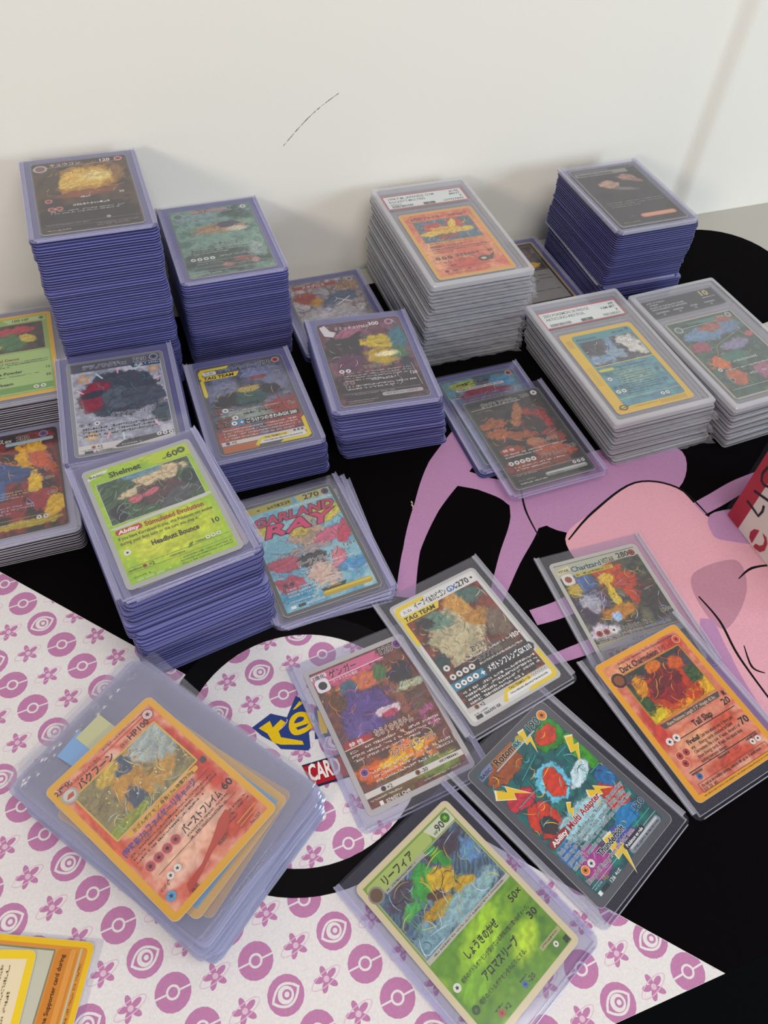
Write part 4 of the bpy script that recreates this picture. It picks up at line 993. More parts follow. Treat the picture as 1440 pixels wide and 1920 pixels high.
artwork(e, 5, 12.5, 58, 44.5, ['#35493a', '#4f6a4c', '#2b3d33', '#5f7a5a'], [(40, 18, 14, 5, -3, '#cdb894', .2), (30, 25, 16, 4, -8, '#d0bd98', .25), (36, 32, 16, 8, 5, '#5a4448', .22), (22, 31, 4, 3, 0, '#c06a72', .25), (30, 30, 5, 2, -10, '#c06a72', .3), (46, 38, 13, 5, -15, '#55565a', .25), (11, 38, 4, 7, 0, '#262a34', .3), (30, 14, 12, 3, 0, '#6a90a0', .6), (54, 28, 5, 6, 0, '#2f3a36', .3)], 83, z=.376, streak=1.0, warp=.3, inkw=.025)
fr.z = .384
fr.scribble(5.5, 13, 57.5, 44, 90, ['#1d2a22', '#7fa078', '#2c4436', '#93b0a0'], 13, .35)
fr.frame(5, 12.5, 58, 44.5, .5, '#b9c29a'); fr.poly([(2.5, 46.4), (60.5, 43.4), (60.5, 45), (56, 46.2), (6, 48)], '#c3c6bc')
fr.rect(5, 48.4, 19.5, 52.2, '#b03a3c', 1.6); fr.poly([(2, 7), (5, 4.2), (14, 3.6), (13, 5.6), (2, 8.4)], '#d6d8ce')
fr.poly([(40, 2.6), (60.4, 2.6), (60.4, 11.5), (42, 11.5), (36, 9)], '#b3c640')
fr.sym(56.2, 6.6, 2.4, '#3a5230', dot='#9dbf3c'); fr.sym(7, 64.8, 1.9, '#dcdccf')
fr.line(3.5, 75, 59.5, 75, .35, '#7d9140'); fr.line(3.5, 78.4, 59.5, 78.4, .3, '#7d9140'); fr.sym(12.5, 76.7, 1.2, '#9a4a34')
for k in range(3): fr.sym(48 + 3 * k, 73.2, 1.2, '#dcdccf')
fr.poly([(36, 76), (38, 73), (40, 72.6), (38.5, 75.4)], '#5d7a34')
tx.text(13.5, 10.4, 5.6, 'Shelmet', '#31352a', .03, fit=18); tx.text(3.2, 7, 2.4, 'BASIC', '#4a4d44', .02, fit=8); tx.text(44.5, 9.8, 2, 'HP', '#31352a', .02); tx.text(47, 9.6, 6.2, '60', '#31352a', .02, fit=6.8)
tx.text(6.4, 51.6, 3.4, 'Ability', '#f0ebe2', .03, fit=11, shear=.15); tx.text(20.6, 52, 4.6, 'Stimulated Evolution', '#a3382c', .03, fit=33)
tx.text(5, 56, 3.1, 'If you have Karrablast in play, this Pokémon can evolve', '#33381f', .008, fit=52); tx.text(5, 59.4, 3.1, 'during your first turn or the turn you play it.', '#33381f', .008, fit=43)
tx.text(20, 66, 4.8, 'Headbutt Bounce', '#2c3022', .03, fit=26); tx.text(53, 65.8, 4.8, '10', '#2c3022', .02)
tx.text(4, 77.4, 2.2, 'weakness', '#3a4224', .01, fit=7); tx.text(14.5, 77.8, 3, '×2', '#2c3022', .01); tx.text(26, 77.4, 2.2, 'resistance', '#3a4224', .01, fit=8); tx.text(41, 74.4, 2.2, 'retreat', '#3a4224', .01, fit=5.5)
tx.greek(30, 80, 59, 3, 1.9, '#4d6228', .8, 141); tx.greek(5, 81.4, 14, 1, 2, '#4d6228', .8, 142); tx.greek(5, 83.4, 24, 1, 2, '#e3e6d6', 1.2, 143)
done(e, fr, tx)

# ------------------------------------------------------------------ fanned holders with the pink and blue card
for k, (dx, dr, lab) in enumerate(((4.0, -1.5, 'lowest card holder of the fan under the pink and blue card'), (3.2, 2.6, 'second card holder of the fan under the pink and blue card'), (1.8, .2, 'card holder right below the pink and blue card'))):
    Pk = (73.8 + dx, 283.4, k * TL, 4.2 + dr - 4, 0)
    holder(lab, Pk)
    if k > 0:
        e, fr, tx = card('dark card edge showing beside the pink and blue card' if k == 2 else 'dark card lowest in the fan beside the pink and blue card', Pk, DZ, '#55565a')
        fr.rect(2, 2, 61, 86, '#6f7480'); fr.rect(46, 3, 61, 9, '#a9a890'); fr.sym(57, 5.6, 2.4, '#5c4a5c', rim='#b9b0b9'); fr.rect(40, 10, 61, 12, '#9fb09a')
        for q in range(6): fr.line(57, 18 + 4 * q, 61, 20 + 4 * q, .4, '#a9a6c9')
        done(e, fr, tx)
P = (73.8, 283, 3 * TL, 4.2, 0)
holder('clear card holder with pink and blue card lettered GARLAND RAY', P)
e, fr, tx = card('pink, blue and yellow card lettered GARLAND RAY', P, DZ, '#56574f')
artwork(e, 2.5, 2.5, 60.5, 85.5, ['#7fb0bd', '#92bfc9', '#5f9db8', '#a9cbcd'], [(52, 22, 9, 8, 0, '#d0c14e', .3), (10, 24, 8, 5, 0, '#c9bb56', .35), (33, 34, 11, 12, 0, '#b9a08c', .35), (30, 30, 6, 5, 0, '#c9b45a', .35), (50, 40, 14, 5, -15, '#c96a84', .2), (56, 42, 4, 9, 25, '#b8455f', .2), (14, 52, 13, 5, 5, '#b5566a', .25), (32, 54, 10, 6, 0, '#4a4648', .35), (34, 66, 9, 9, 0, '#cfb3a2', .35), (12, 68, 10, 6, 30, '#b04a62', .25), (46, 58, 5, 8, 25, '#cf7d8c', .25), (52, 66, 12, 4, 0, '#4f93bd', .4), (14, 76, 12, 5, 0, '#4a96b4', .5), (30, 46, 16, 3, 0, '#a59a98', .3)], 87, warp=.5, inkw=.03, grain=.1)
fr.z = .378
fr.scribble(3, 22, 60, 76, 90, ['#1c1a1c', '#e3d4d2', '#c9506c', '#dcc85a', '#3f8ab0'], 14, .35)
fr.rect(2.5, 3, 34, 8, '#a89c3a', .5); fr.poly([(36, 3), (60, 3), (60, 8), (38, 8)], '#b9ad5c'); fr.rect(26, 9, 60, 11.4, '#a9c4bc', .6); fr.sym(57, 5.6, 2.6, '#4f3c4c', rim='#b9a9b9')
fr.rect(27, 78.6, 59, 82.8, '#b59a24', 2); fr.rect(28, 79.2, 58.5, 80.6, '#d0bd4a', .7); fr.poly([(27, 77), (44, 76), (42, 78.8), (28, 79)], '#3a3524')
for k in range(2): fr.sym(8 + 4 * k, 67, 1.7, '#5a4454')
fr.rect(6, 82, 9, 84, '#e3e6e2'); fr.rect(10.5, 82, 15, 84, '#2a2c30')
tx.text(3.6, 19.2, 9.4, 'GARLAND', '#b83a5c', .035, fit=54, halo='#3a1c28', hw=.05, shear=.25)
tx.text(7, 29.5, 13, 'RAY', '#cf3a70', .03, fit=45, halo='#3a1c28', hw=.035, shear=.25)
tx.text(41.5, 7.6, 5.6, '270', BLK, .02, fit=11); tx.greek(10, 4.6, 32, 1, 2, '#26220f', 2.4, 151); tx.greek(30, 9.6, 58, 1, 2, '#e6efec', 1.2, 152)
tx.text(20, 57, 4.6, 'ガーランドレイ', BLK, .015, fit=22, halo='#e0e0de', hw=.05); tx.text(51, 52.5, 4, '120×', BLK, .01, fit=9, halo='#cfe0e4'); tx.greek(22, 49, 32, 1, 2, '#2a2628', 2, 153)
tx.greek(20, 59, 56, 2, 2.4, '#e6e9e6', 1.1, 154); tx.greek(7, 70, 42, 3, 2.4, '#e6e9e6', 1.2, 155); tx.greek(6, 79, 24, 1, 2, '#e6eef0', .9, 156); tx.greek(16, 82.2, 27, 1, 2, '#f0f2ee', 1.5, 157); tx.greek(30, 76.8, 41, 1, 2, '#d9c86a', .9, 158)
done(e, fr, tx, 'foil')

VIV = .6
# ------------------------------------------------------------------ single holders lying on the mat
G1 = None
# purple, pink and orange card
P = (82.4, 162.5, 0, 6.4, 0)
holder('clear card holder with silver-bordered purple and orange card over the white circle', P, rails='rail')
e, fr, tx = card('silver-bordered card with a purple patch and orange flames', P, DZ, '#b3afae')
artwork(e, 2.8, 2.8, 60.2, 85.2, ['#5a4038', '#7a4a40', '#4a3a30', '#8c5a4a'], [(22, 11, 20, 5, -3, '#c0607e', .4), (30, 18, 20, 5, 0, '#c97a58', .5), (20, 20, 5, 5, 0, '#4f6a7c', .4), (40, 17, 4, 6, 0, '#55754e', .4), (50, 22, 7, 6, 0, '#2f2f36', .35), (52, 31, 9, 3, -5, '#b9c0a4', .4), (25, 36, 16, 13, 10, '#5f4a86', .22), (18, 44, 9, 7, 20, '#6f5a96', .35), (34, 40, 8, 3, -5, '#d9c9cc', .35), (34, 42, 6, 2, 0, '#b04a62', .35), (52, 40, 6, 7, 0, '#6a5444', .35), (54, 52, 6, 6, 0, '#b56a90', .4), (10, 24, 5, 8, 0, '#6a4a34', .4), (30, 54, 26, 6, 0, '#6d3a2a', .4), (16, 68, 13, 6, 0, '#cf6a28', .35), (36, 66, 13, 6, 5, '#dd8a2e', .35), (24, 67, 7, 3, 0, '#ecc04a', .5), (40, 64, 5, 3, 0, '#efc656', .5), (20, 79, 14, 5, 0, '#6f5a3a', .4), (46, 78, 12, 5, 0, '#7a8a4a', .4)], 91, warp=.5, inkw=.02)
fr.z = .378
fr.scribble(3.5, 12, 60, 76, 130, ['#1a1214', '#2a1a18', '#d98a3c', '#8a6ab0', '#c9607a', '#e6c9a0'], 15, .4)
fr.poly([(2.8, 4), (44, 4), (40, 9.6), (12, 10.4), (2.8, 10.4)], '#c26a8a'); fr.rect(2.8, 4.6, 12, 7.6, '#dcd6d8', 1); fr.rect(3.6, 7.8, 11.4, 16, '#e3dfe0', 2); fr.disc(7.5, 12, 2.6, '#3a3436', 9)
fr.line(11, 10.6, 46, 9.6, .5, '#dcd2d2'); fr.sym(57, 5.4, 2.5, '#6a3f7d', rim='#c9b3c9')
fr.poly([(4, 48), (18, 47.6), (20, 49.6), (18, 51.4), (4, 51.8)], '#a83a3c'); fr.line(3, 51.8, 20, 51.4, .5, '#e0d4c4'); fr.sym(7.6, 66.4, 1.9, '#6a3f7d', rim='#c9b3c9')
fr.rect(2.8, 76.4, 60, 79.6, '#d0cbc4'); fr.sym(13, 78, 1.4, '#3a3034'); fr.sym(33, 78, 1.4, '#7a4a34')
fr.rect(8, 83, 10, 85.2, '#e6e2dc')
tx.text(13, 9.4, 5.4, 'ゲンガー', BLK, .02, fit=17, halo='#d98aa4'); tx.text(44.5, 8, 5.8, '120', BLK, .01, fit=9, halo='#d9cfd2'); tx.text(3.4, 7.3, 2.7, '2進化', BLK, .015, fit=7.6); tx.text(13, 12.6, 2, 'ゴーストから進化', '#e6dede', .005, fit=16)
tx.text(21.5, 51.2, 4.6, 'ならくのうらもん', '#5a1c1c', .02, fit=23, halo='#f0dcd0', hw=.05); tx.text(6.4, 51, 2.8, '特 性', '#f2e6e0', .02, fit=8)
tx.text(24, 64.6, 4.6, 'スクリームサークル', BLK, .02, fit=27, halo='#e9d6c0', hw=.05)
tx.greek(5, 53.4, 58, 3, 2.5, '#ecdfd6', 1.3, 161); tx.greek(10, 67.4, 58, 3, 2.5, '#f0e3d2', 1.3, 162); tx.text(14.8, 79.2, 3, '×2', BLK, .01); tx.text(34.8, 79.2, 3, '-30', BLK, .01); tx.greek(46, 77.2, 58, 1, 2, '#3a3436', 1.2, 163)
tx.text(11.5, 85.2, 2.6, '074/071 CHR', '#ecE6de', .01, fit=14); tx.greek(4, 81, 22, 1, 2, '#e6ddd0', .9, 164); tx.greek(34, 83, 58, 1, 2, '#d9cfc4', .7, 165)
done(e, fr, tx)

# teal circuit card
P = (157.1, 91.5, .95, 24.3, 1.05)
holder('clear card holder with teal card of red and yellow shapes', P, rails='railclear')
e, fr, tx = card('teal card with red patches and yellow bolts beside the green card', P, DZ, '#56585c')
artwork(e, 4, 4, 59, 84, ['#1f5a5c', '#2a6f6c', '#184a50', '#2f7a70'], [(18, 12, 12, 6, 0, '#9c5a34', .15), (50, 16, 10, 8, 0, '#3f8f3a', .18), (49, 15, 7, 5, 0, '#c24a30', .15), (56, 32, 5, 12, 0, '#4f9a34', .15), (32, 33, 9, 11, 35, '#7fc4d8', .12), (32, 34, 6, 8, 35, '#c9482c', .12), (14, 43, 8, 10, 0, '#c4442c', .15), (13, 46, 5, 5, 0, '#3a3436', .12), (12, 28, 9, 5, 10, '#c03a48', .2), (46, 40, 9, 4, -20, '#cfe3e6', .2), (30, 56, 18, 8, 0, '#a9cfd4', .3), (50, 60, 7, 9, 0, '#bf452e', .15), (55, 50, 5, 6, 0, '#2f6fa0', .2), (16, 72, 9, 8, 0, '#a8458e', .15), (36, 74, 7, 6, 0, '#4f5aa0', .3), (46, 70, 8, 5, 0, '#2f7fae', .2), (10, 62, 6, 6, 0, '#3f6fa8', .25), (40, 80, 6, 4, 0, '#6a4a94', .3)], 93, warp=.3, inkw=.035, grain=.08)
fr.z = .378
fr.scribble(4.5, 10, 58.5, 78, 110, ['#7fd0d4', '#0f2c30', '#2fa08a', '#e9c94a', '#123a3c'], 16, .4)
YB = '#e0c22e'
def bolt(x, y, s_, a):
    c_, n_ = math.cos(math.radians(a)), math.sin(math.radians(a))
    for sc_, cc in ((1.14, '#e9e2c4'), (1, YB)):
        fr.poly([(x + (px_ * c_ - py_ * n_) * s_ * sc_, y + (px_ * n_ + py_ * c_) * s_ * sc_) for px_, py_ in ((-.25, -1), (.35, -.9), (.05, -.2), (.45, -.25), (-.3, 1.2), (-.05, .15), (-.45, .2))], cc)
bolt(11, 22, 8, -60); bolt(55, 30, 7, 20); bolt(46, 52, 6, -70); bolt(30, 78, 9, 0); bolt(40, 10, 6, 0); bolt(27, 49, 4, 30)
for (a, b, c, d) in ((8, 30, 24, 30), (44, 26, 52, 26), (24, 46, 24, 58), (40, 60, 40, 68), (20, 22, 36, 18), (50, 44, 58, 44), (6, 56, 14, 56), (44, 76, 58, 76)): fr.line(a, b, c, d, .35, '#4fb0a8')
fr.poly([(4, 6), (8, 4), (15, 4), (13, 8), (4, 8.4)], '#7d84a0'); fr.rect(15, 4, 32, 9, '#9a6a44'); fr.line(14, 9.8, 46, 8.8, .7, '#b9c4c4'); fr.disc(36, 6.4, 2.4, '#b5a44a')
fr.sym(56, 6, 2.6, '#d9863c', rim='#efd9b4', dot='#3a2416'); fr.rect(5, 51.4, 18, 55.4, '#8e2c30', 1)
fr.sym(9, 71.6, 2, '#d9863c', rim='#efd9b4'); fr.sym(13.8, 71.6, 2, '#dcdcd8'); fr.line(4.5, 79, 59, 79, .3, '#a9c4c4')
fr.rect(33, 80, 58, 84, '#8a8f94', 1.6); fr.rect(34, 80.6, 57, 81.8, '#c3c7ca', .6); fr.rect(32, 77.6, 48, 80.6, '#26282c', 1.2)
fr.rect(5, 82, 7, 84, '#e3e6e2'); fr.rect(8, 82, 12.5, 84, '#2a2c30')
tx.text(16, 8.4, 5.6, 'Rotom', BLK, .03, fit=14.5, halo='#d3b08c'); tx.text(30.6, 8.2, 5, 'ex', '#1f6a6a', .04, fit=5, halo='#cfe3e0'); tx.text(43, 7.8, 5.8, '190', BLK, .02, fit=9.5, halo='#bcd0cc'); tx.text(4.6, 7.4, 2.6, 'BASIC', '#20242c', .02, fit=8)
tx.text(6.4, 54.6, 3.6, 'Ability', '#f2ece4', .03, fit=10.6); tx.text(19, 55, 4.8, 'Multi Adapter', '#9c2430', .03, fit=25, halo='#e3e9e9', hw=.045)
for q, (tt, ww) in enumerate((('Each of your Pokémon that has "Rotom" in its name may', 53), ('have up to 2 Pokémon Tools attached. If this Ability', 51), ('goes away, discard Pokémon Tools from those Pokémon', 52), ('until only 1 remains on each.', 27))): tx.text(5, 59 + 3.1 * q, 3, tt, '#16282c', .012, fit=ww, halo='#cfe0e2', hw=.06)
tx.text(20, 73.4, 4.6, 'Thunderbolt', BLK, .03, fit=20, halo='#cfdcdc', hw=.045); tx.text(51, 72.4, 4.6, '130', BLK, .02, fit=8, halo='#a9c9dc')
tx.text(5, 77, 3, 'Discard all Energy from this Pokémon.', '#1c1a20', .012, fit=38, halo='#e0d0dc', hw=.06); tx.text(33.4, 79.9, 2.4, 'Pokémon ex rule', '#ecebe8', .02, fit=13.4)
tx.text(12, 81.2, 3, '×2', BLK, .01, halo='#d9cfa0'); tx.greek(5, 79.8, 11, 1, 2, '#a9c4c4', .9, 171); tx.greek(35, 82.2, 57, 1, 2, '#3a3c40', 1, 172); tx.text(13.6, 84, 2.6, '126', WHT, .01); tx.greek(18.5, 82.2, 24, 1, 2, WHT, 1.4, 173)
done(e, fr, tx, 'foil')

# green card
P = (84.6, 58.4, .95, 23.9, 1.05)
holder('clear card holder with green card of silver swirls at the mat edge', P, rails='rail')
e, fr, tx = card('cream-bordered green card with a silver and yellow picture', P, DZ, '#cfc4a4')
fr.rect(3, 3, 60, 85, '#7f9a4c')
artwork(e, 3.2, 46, 59.8, 84.8, ['#56801f', '#729a2a', '#628c24', '#86a834'], [(30, 56, 16, 7, -20, '#a9cc44', .9), (44, 70, 10, 5, -20, '#b4d04c', .9), (14, 66, 8, 6, 0, '#86b22e', .9)], 95, z=.374, grain=.1, lines=0, res=.7)
artwork(e, 4, 11, 59, 46, ['#46586a', '#5f7a8c', '#32404e', '#8aa3ac'], [(46, 16, 12, 5, 0, '#4a3c46', .5), (16, 18, 10, 6, 0, '#4f4450', .5), (26, 20, 8, 5, -30, '#4f9a4c', .25), (40, 16, 3.5, 8, -15, '#4a9448', .25), (34, 26, 8, 6, 15, '#c9a92c', .3), (24, 34, 9, 3, 0, '#b5942c', .35), (40, 34, 6, 3, 10, '#bfa02e', .35), (14, 26, 6, 3, 0, '#5aa05a', .35), (34, 40, 22, 5, 0, '#93b0b4', .5), (12, 40, 8, 6, 0, '#7d9ca4', .5), (54, 26, 6, 6, 0, '#6d8fb4', .5), (28, 29, 5, 2, 30, '#5a3a2c', .3)], 97, z=.378, streak=.9, warp=.5)
fr.z = .386
fr.scribble(5, 12, 58, 44, 80, ['#d0e0e4', '#22303c', '#7fb06a', '#e0c84a', '#9fbcd0'], 17, .35, (4, 12))
fr.frame(4, 11, 59, 46, .6, '#a9aa8c'); fr.poly([(3.5, 44.8), (59.5, 44.8), (59.5, 47.2), (3.5, 47.2)], '#b9b6aa')
fr.rect(3.5, 4, 44, 10.4, '#a9b874', 2); fr.poly([(43, 4), (59.5, 4), (59.5, 10.4), (45.5, 10.4)], '#c9ccb4'); fr.rect(10, 10.4, 36, 12.6, '#a9a99a')
fr.disc(6, 9.4, 4, '#8d8a80'); fr.disc(6, 9.4, 3.1, '#6a5540'); fr.sym(56, 6.6, 2.5, '#3f6f2a', dot='#8fbf4a'); fr.sym(6.5, 61.5, 1.9, '#dcdcd2'); fr.sym(6.5, 73, 1.9, '#2a4a1c', dot='#4a7a2c')
fr.rect(46, 76.5, 59.5, 78.8, '#a9a67c'); fr.sym(53, 81, 1.3, '#dcdcd2'); fr.sym(14, 81.6, 1.5, '#b03a2c'); fr.sym(30, 81.6, 1.5, '#3a6aa0'); fr.rect(57, 81.6, 59.6, 84.4, '#2a2c24')
tx.text(11.5, 9.4, 5.2, 'リーフィア', '#22281a', .02, fit=20); tx.text(46.2, 9.4, 2, 'HP', '#22281a', .01); tx.text(48.4, 9.4, 5.2, '90', '#22281a', .01, fit=5)
tx.text(18, 57.4, 4.6, 'しょうきのかぜ', '#1c2412', .025, fit=21.5); tx.text(51, 55.6, 4.8, '50×', '#1c2412', .015, fit=7.5); tx.text(5, 61, 1, ' ', BLK)
tx.text(9.6, 62.4, 2.5, '相手のバトルポケモンが受けている特殊状態の数×50ダメージ。', '#24301a', .008, fit=46)
tx.text(18, 68.8, 4.8, 'アロマスリープ', '#1c2412', .025, fit=23); tx.text(52, 66.4, 4.8, '30', '#1c2412', .015, fit=5.4); tx.text(9.6, 73.6, 2.5, '相手のバトルポケモンをねむりにする。', '#24301a', .008, fit=31)
tx.text(16, 82.8, 3.2, '×2', '#1c2412', .01); tx.text(32, 82.8, 3.2, '-20', '#1c2412', .01); tx.greek(8, 45.5, 56, 1, 2, '#55564a', .8, 181); tx.greek(47, 77.2, 58, 1, 2, '#55563c', .8, 182); tx.greek(11, 11, 30, 1, 2, '#4a4a40', .8, 183); tx.greek(12, 79, 17, 1, 2, '#24301a', .8, 184); tx.greek(28, 79, 33, 1, 2, '#24301a', .8, 185)
done(e, fr, tx, 'foil')

# brown and silver card
P = (146.2, 190.4, 2.2, 11.7, -1.4)
holder('clear card holder with silver and yellow-cornered brown card lying over its neighbours', P, rails='railclear')
e, fr, tx = card('silver and yellow-cornered card whose lowest attack reads 210', P, DZ, '#b9b9b4')
fr.rect(2, 2, 61, 86, '#cfcfca', 2)
artwork(e, 4, 10, 59, 79, ['#6a3a30', '#8a4a3a', '#4a2f2a', '#7d5a48'], [(26, 36, 16, 18, 10, '#b9b092', .25), (20, 22, 10, 7, 10, '#6f8a7a', .3), (46, 16, 11, 6, 0, '#4f6a62', .4), (38, 20, 6, 12, -15, '#c49a5c', .3), (44, 32, 9, 7, 10, '#b58a50', .3), (8, 46, 6, 5, 0, '#3a4a48', .3), (14, 20, 6, 4, 10, '#3c3838', .3), (30, 66, 32, 14, 0, '#2c2a2a', .3), (52, 40, 8, 9, 0, '#7a6a5c', .5), (46, 56, 10, 5, 20, '#5a4a42', .5)], 99, z=.374, warp=.4)
fr.z = .38
fr.scribble(5, 12, 58, 58, 80, ['#2c1a16', '#d9c8a0', '#a0603c', '#3a4a46', '#e6dcc4'], 18, .35)
fr.poly([(14, 3), (59.5, 3), (59.5, 9.6), (26, 10.4), (14, 10.4)], '#d6d5d0'); fr.poly([(4, 60.6), (60, 60.6), (61.5, 63), (60, 66), (4, 66)], '#2a2c2e'); fr.rect(4, 60.6, 26, 66, '#2f7f96', .5); fr.rect(3, 77.4, 60, 80.6, '#c3c1ba')
tagteam(e, fr, tx, '#e0dfd9')
fr.sym(57, 6.2, 2.3, '#dcdad4'); fr.sym(8, 51, 2.0, '#d9d6cf', rim='#4a4644')
for k in range(4): fr.sym(8 + 4.4 * k, 57.4, 1.9, '#d9d6cf', rim='#4a4644'); fr.sym(7.4 + 4.1 * k, 63.3, 1.8, '#e6e6e2', rim='#1c3a44')
fr.sym(9, 79, 1.4, '#7a4a34')
for k in range(4): fr.sym(49 + 2.7 * k, 79, 1.1, '#d9d6cf', rim='#55524c')
fr.rect(5, 83.4, 9, 85.6, '#2a2a2a')
tx.text(14.4, 8.6, 5.2, 'イーブイ&カビゴン', BLK, .025, fit=23, halo='#e6e4de'); tx.text(38, 8.6, 5.2, 'GX', '#2f5f96', .03, fit=7, halo='#e0e6ea', shear=.15); tx.text(46, 8.4, 5.6, '270', BLK, .02, fit=8.4); tx.text(44, 8.4, 1.9, 'HP', BLK, .02, fit=2)
tx.text(27, 49.6, 4.4, 'おうえん', BLK, .03, fit=12, halo='#d3ccbc'); tx.text(27, 56.4, 4.4, 'ダンププレス', '#1c1816', .03, fit=16.5, halo='#d3c9bc'); tx.text(52, 54, 4.4, '120+', '#ece8e0', .02, fit=8, halo='#3a3230')
tx.text(23, 65.4, 5, '+', WHT, .04); tx.text(28, 65, 4.6, 'メガトンフレンズGX 210', WHT, .025, fit=31)
tx.greek(12, 51.8, 57, 1, 2.2, '#e0dad0', 1.3, 191); tx.greek(26, 57.6, 57, 1, 2.2, '#e0dad0', 1.3, 192); tx.greek(7, 68, 57, 4, 2.4, '#e9e6e0', 1.4, 193); tx.text(11, 80.2, 3, '×2', BLK, .01); tx.greek(5, 82, 14, 1, 2, '#4a4844', .8, 194); tx.text(10.4, 85.4, 2.6, '066/095 RR', '#2c2a2a', .015, fit=11)
done(e, fr, tx, 'foil')

# orange and charcoal card half under another
P = (245.4, 182.2, 0, -1.4, 0)
holder('clear card holder with silver card of orange shape lying on the pink print', P, rails='railclear')
e, fr, tx = card('silver-edged card with an orange patch partly under the yellow-bordered red card', P, DZ, '#b5b3aa')
artwork(e, 2.5, 2.5, 60.5, 85.5, ['#3f423a', '#5a5a48', '#2f3434', '#6d6a54'], [(34, 18, 12, 9, 0, '#b8502e', .2), (46, 30, 9, 12, -20, '#b54a2c', .2), (32, 20, 6, 4, 0, '#d0b048', .3), (30, 32, 2.5, 9, 0, '#d9bf50', .35), (14, 34, 9, 9, 0, '#8d88a0', .3), (12, 36, 12, 12, 0, '#3d3348', .6), (14, 34, 7, 7, 0, '#a9a9b4', .35), (16, 18, 8, 6, 0, '#4f6a96', .45), (8, 22, 5, 5, 0, '#b5a04a', .45), (28, 44, 10, 5, 0, '#b58038', .45), (54, 40, 8, 14, 0, '#3a3834', .4), (24, 46, 3, 3, 0, '#a9c4e0', .6), (30, 74, 32, 13, 0, '#8a8478', .4), (12, 54, 9, 5, 0, '#c9c2cc', .5)], 101, warp=.5, inkw=.02)
fr.z = .378
fr.scribble(3, 12, 60, 60, 120, ['#14130f', '#e0803c', '#8fa0c0', '#e6cf5a', '#2c2f28', '#c9c4d4'], 19, .35)
fr.poly([(2.5, 3), (60.5, 3), (60.5, 8.6), (40, 9), (30, 11.4), (2.5, 12)], '#aeb0a0'); fr.rect(13, 11, 40, 13.6, '#b9a84a'); fr.rect(3.6, 10, 11.4, 18, '#d6cfc4', 2); fr.disc(7.5, 14, 2.4, '#8a4434', 9); fr.poly([(2.8, 6), (12, 4.4), (12, 8), (2.8, 9.4)], '#cfc8a4')
fr.sym(57, 6.2, 2.6, '#8a3a30', rim='#d9d2c8'); fr.rect(3, 61.4, 60, 65.6, '#98968e', 1); fr.line(3, 61.2, 60, 60.4, .6, '#b9ab52')
for k in range(3): fr.sym(8 + 4.8 * k, 54.6, 2.1, '#8e3c32' if k < 2 else '#dcd9d4', rim='#d9cfc4')
for k in range(4): fr.sym(8 + 4.6 * k, 69, 2, '#7d4a44' if k < 3 else '#b9b5b0', rim='#a9a49c')
tx.text(12.4, 9.6, 5.4, 'Charizard', '#2b4a4e', .03, fit=21, halo='#ced2c2'); tx.text(34.4, 9.2, 5.4, 'VSTAR', '#3a3a34', .03, fit=9, halo='#d9d2b4', shear=.1); tx.text(46, 8, 5.6, '280', BLK, .02, fit=8.6); tx.text(3.4, 8.2, 2.5, 'VSTAR', '#4a4632', .02, fit=7.6); tx.greek(14, 11.7, 38, 1, 2, '#3a3622', 1.2, 201)
tx.text(22.5, 56.4, 4.4, 'Explosive Fire', BLK, .03, fit=20, halo='#cdc6ba'); tx.text(52, 52, 4, '130+', BLK, .01, fit=8, halo='#cfc9c0')
tx.text(5, 58.8, 2.4, 'If this Pokémon has any damage counters on it, this', '#1c1a1a', .01, fit=50, halo='#c9c4bc', hw=.06); tx.text(5, 61, 2.4, 'attack does 100 more damage.', '#1c1a1a', .01, fit=28, halo='#c9c4bc', hw=.06)
tx.text(25, 64.8, 3.4, 'VSTAR Power', '#4a4844', .025, fit=17, halo='#c9c7c0'); tx.text(27, 70.2, 4, 'Star Blaze', '#3a3836', .025, fit=16, halo='#b9b6ae'); tx.text(54, 69, 3.8, '320', '#3a3836', .02, fit=6); tx.greek(5, 72.4, 57, 3, 2.4, '#4a4744', 1.1, 202)
done(e, fr, tx, 'foil')

# yellow-bordered red card
P = (243.9, 114.7, 1.6, 9.7, 1.6)
holder('clear card holder with yellow-bordered red card resting on another holder', P, rails='railclear')
e, fr, tx = card('yellow-bordered red card with flame-coloured picture reading Tail Slap', P, DZ, '#dba527')
artwork(e, 3.6, 3.6, 59.4, 84.4, ['#cc8068', '#d89a82', '#c46e58', '#deaa92'], [(12, 10, 9, 6, 0, '#e0a27c', .9), (52, 12, 8, 8, 0, '#c04a3a', .9), (8, 46, 5, 14, 0, '#c24f40', .9), (24, 62, 12, 7, 0, '#e3ac88', .9), (46, 60, 8, 5, 0, '#c9654a', .9), (34, 78, 16, 4, 0, '#c05a44', .9)], 103, z=.372, grain=.08, lines=0, res=.7)
artwork(e, 9.6, 12, 55, 44, ['#3f3a44', '#544a52', '#2f3034', '#4c5a44'], [(32, 42, 24, 5, 0, '#dd9a2a', .3), (14, 40, 8, 6, 0, '#d9c43a', .4), (52, 40, 6, 6, 0, '#e0b534', .35), (33, 31, 15, 12, 0, '#c04a24', .35), (32, 28, 11, 9, 0, '#6e2226', .25), (32, 34, 8, 5, 0, '#8f2a2c', .3), (17, 22, 4, 7, 10, '#d99a2e', .3), (32, 16, 5, 3, 0, '#cf7a2e', .3), (46, 20, 5, 4, 0, '#c9662c', .3), (12, 32, 5, 6, 0, '#3f5a36', .4), (50, 30, 5, 5, 0, '#45603a', .4)], 105, z=.376, warp=.5, inkw=.025)
fr.z = .384
fr.scribble(10, 12.5, 54.5, 43.5, 80, ['#1a1010', '#f0b83a', '#b03a24', '#3f5a30', '#e0702c'], 20, .4)
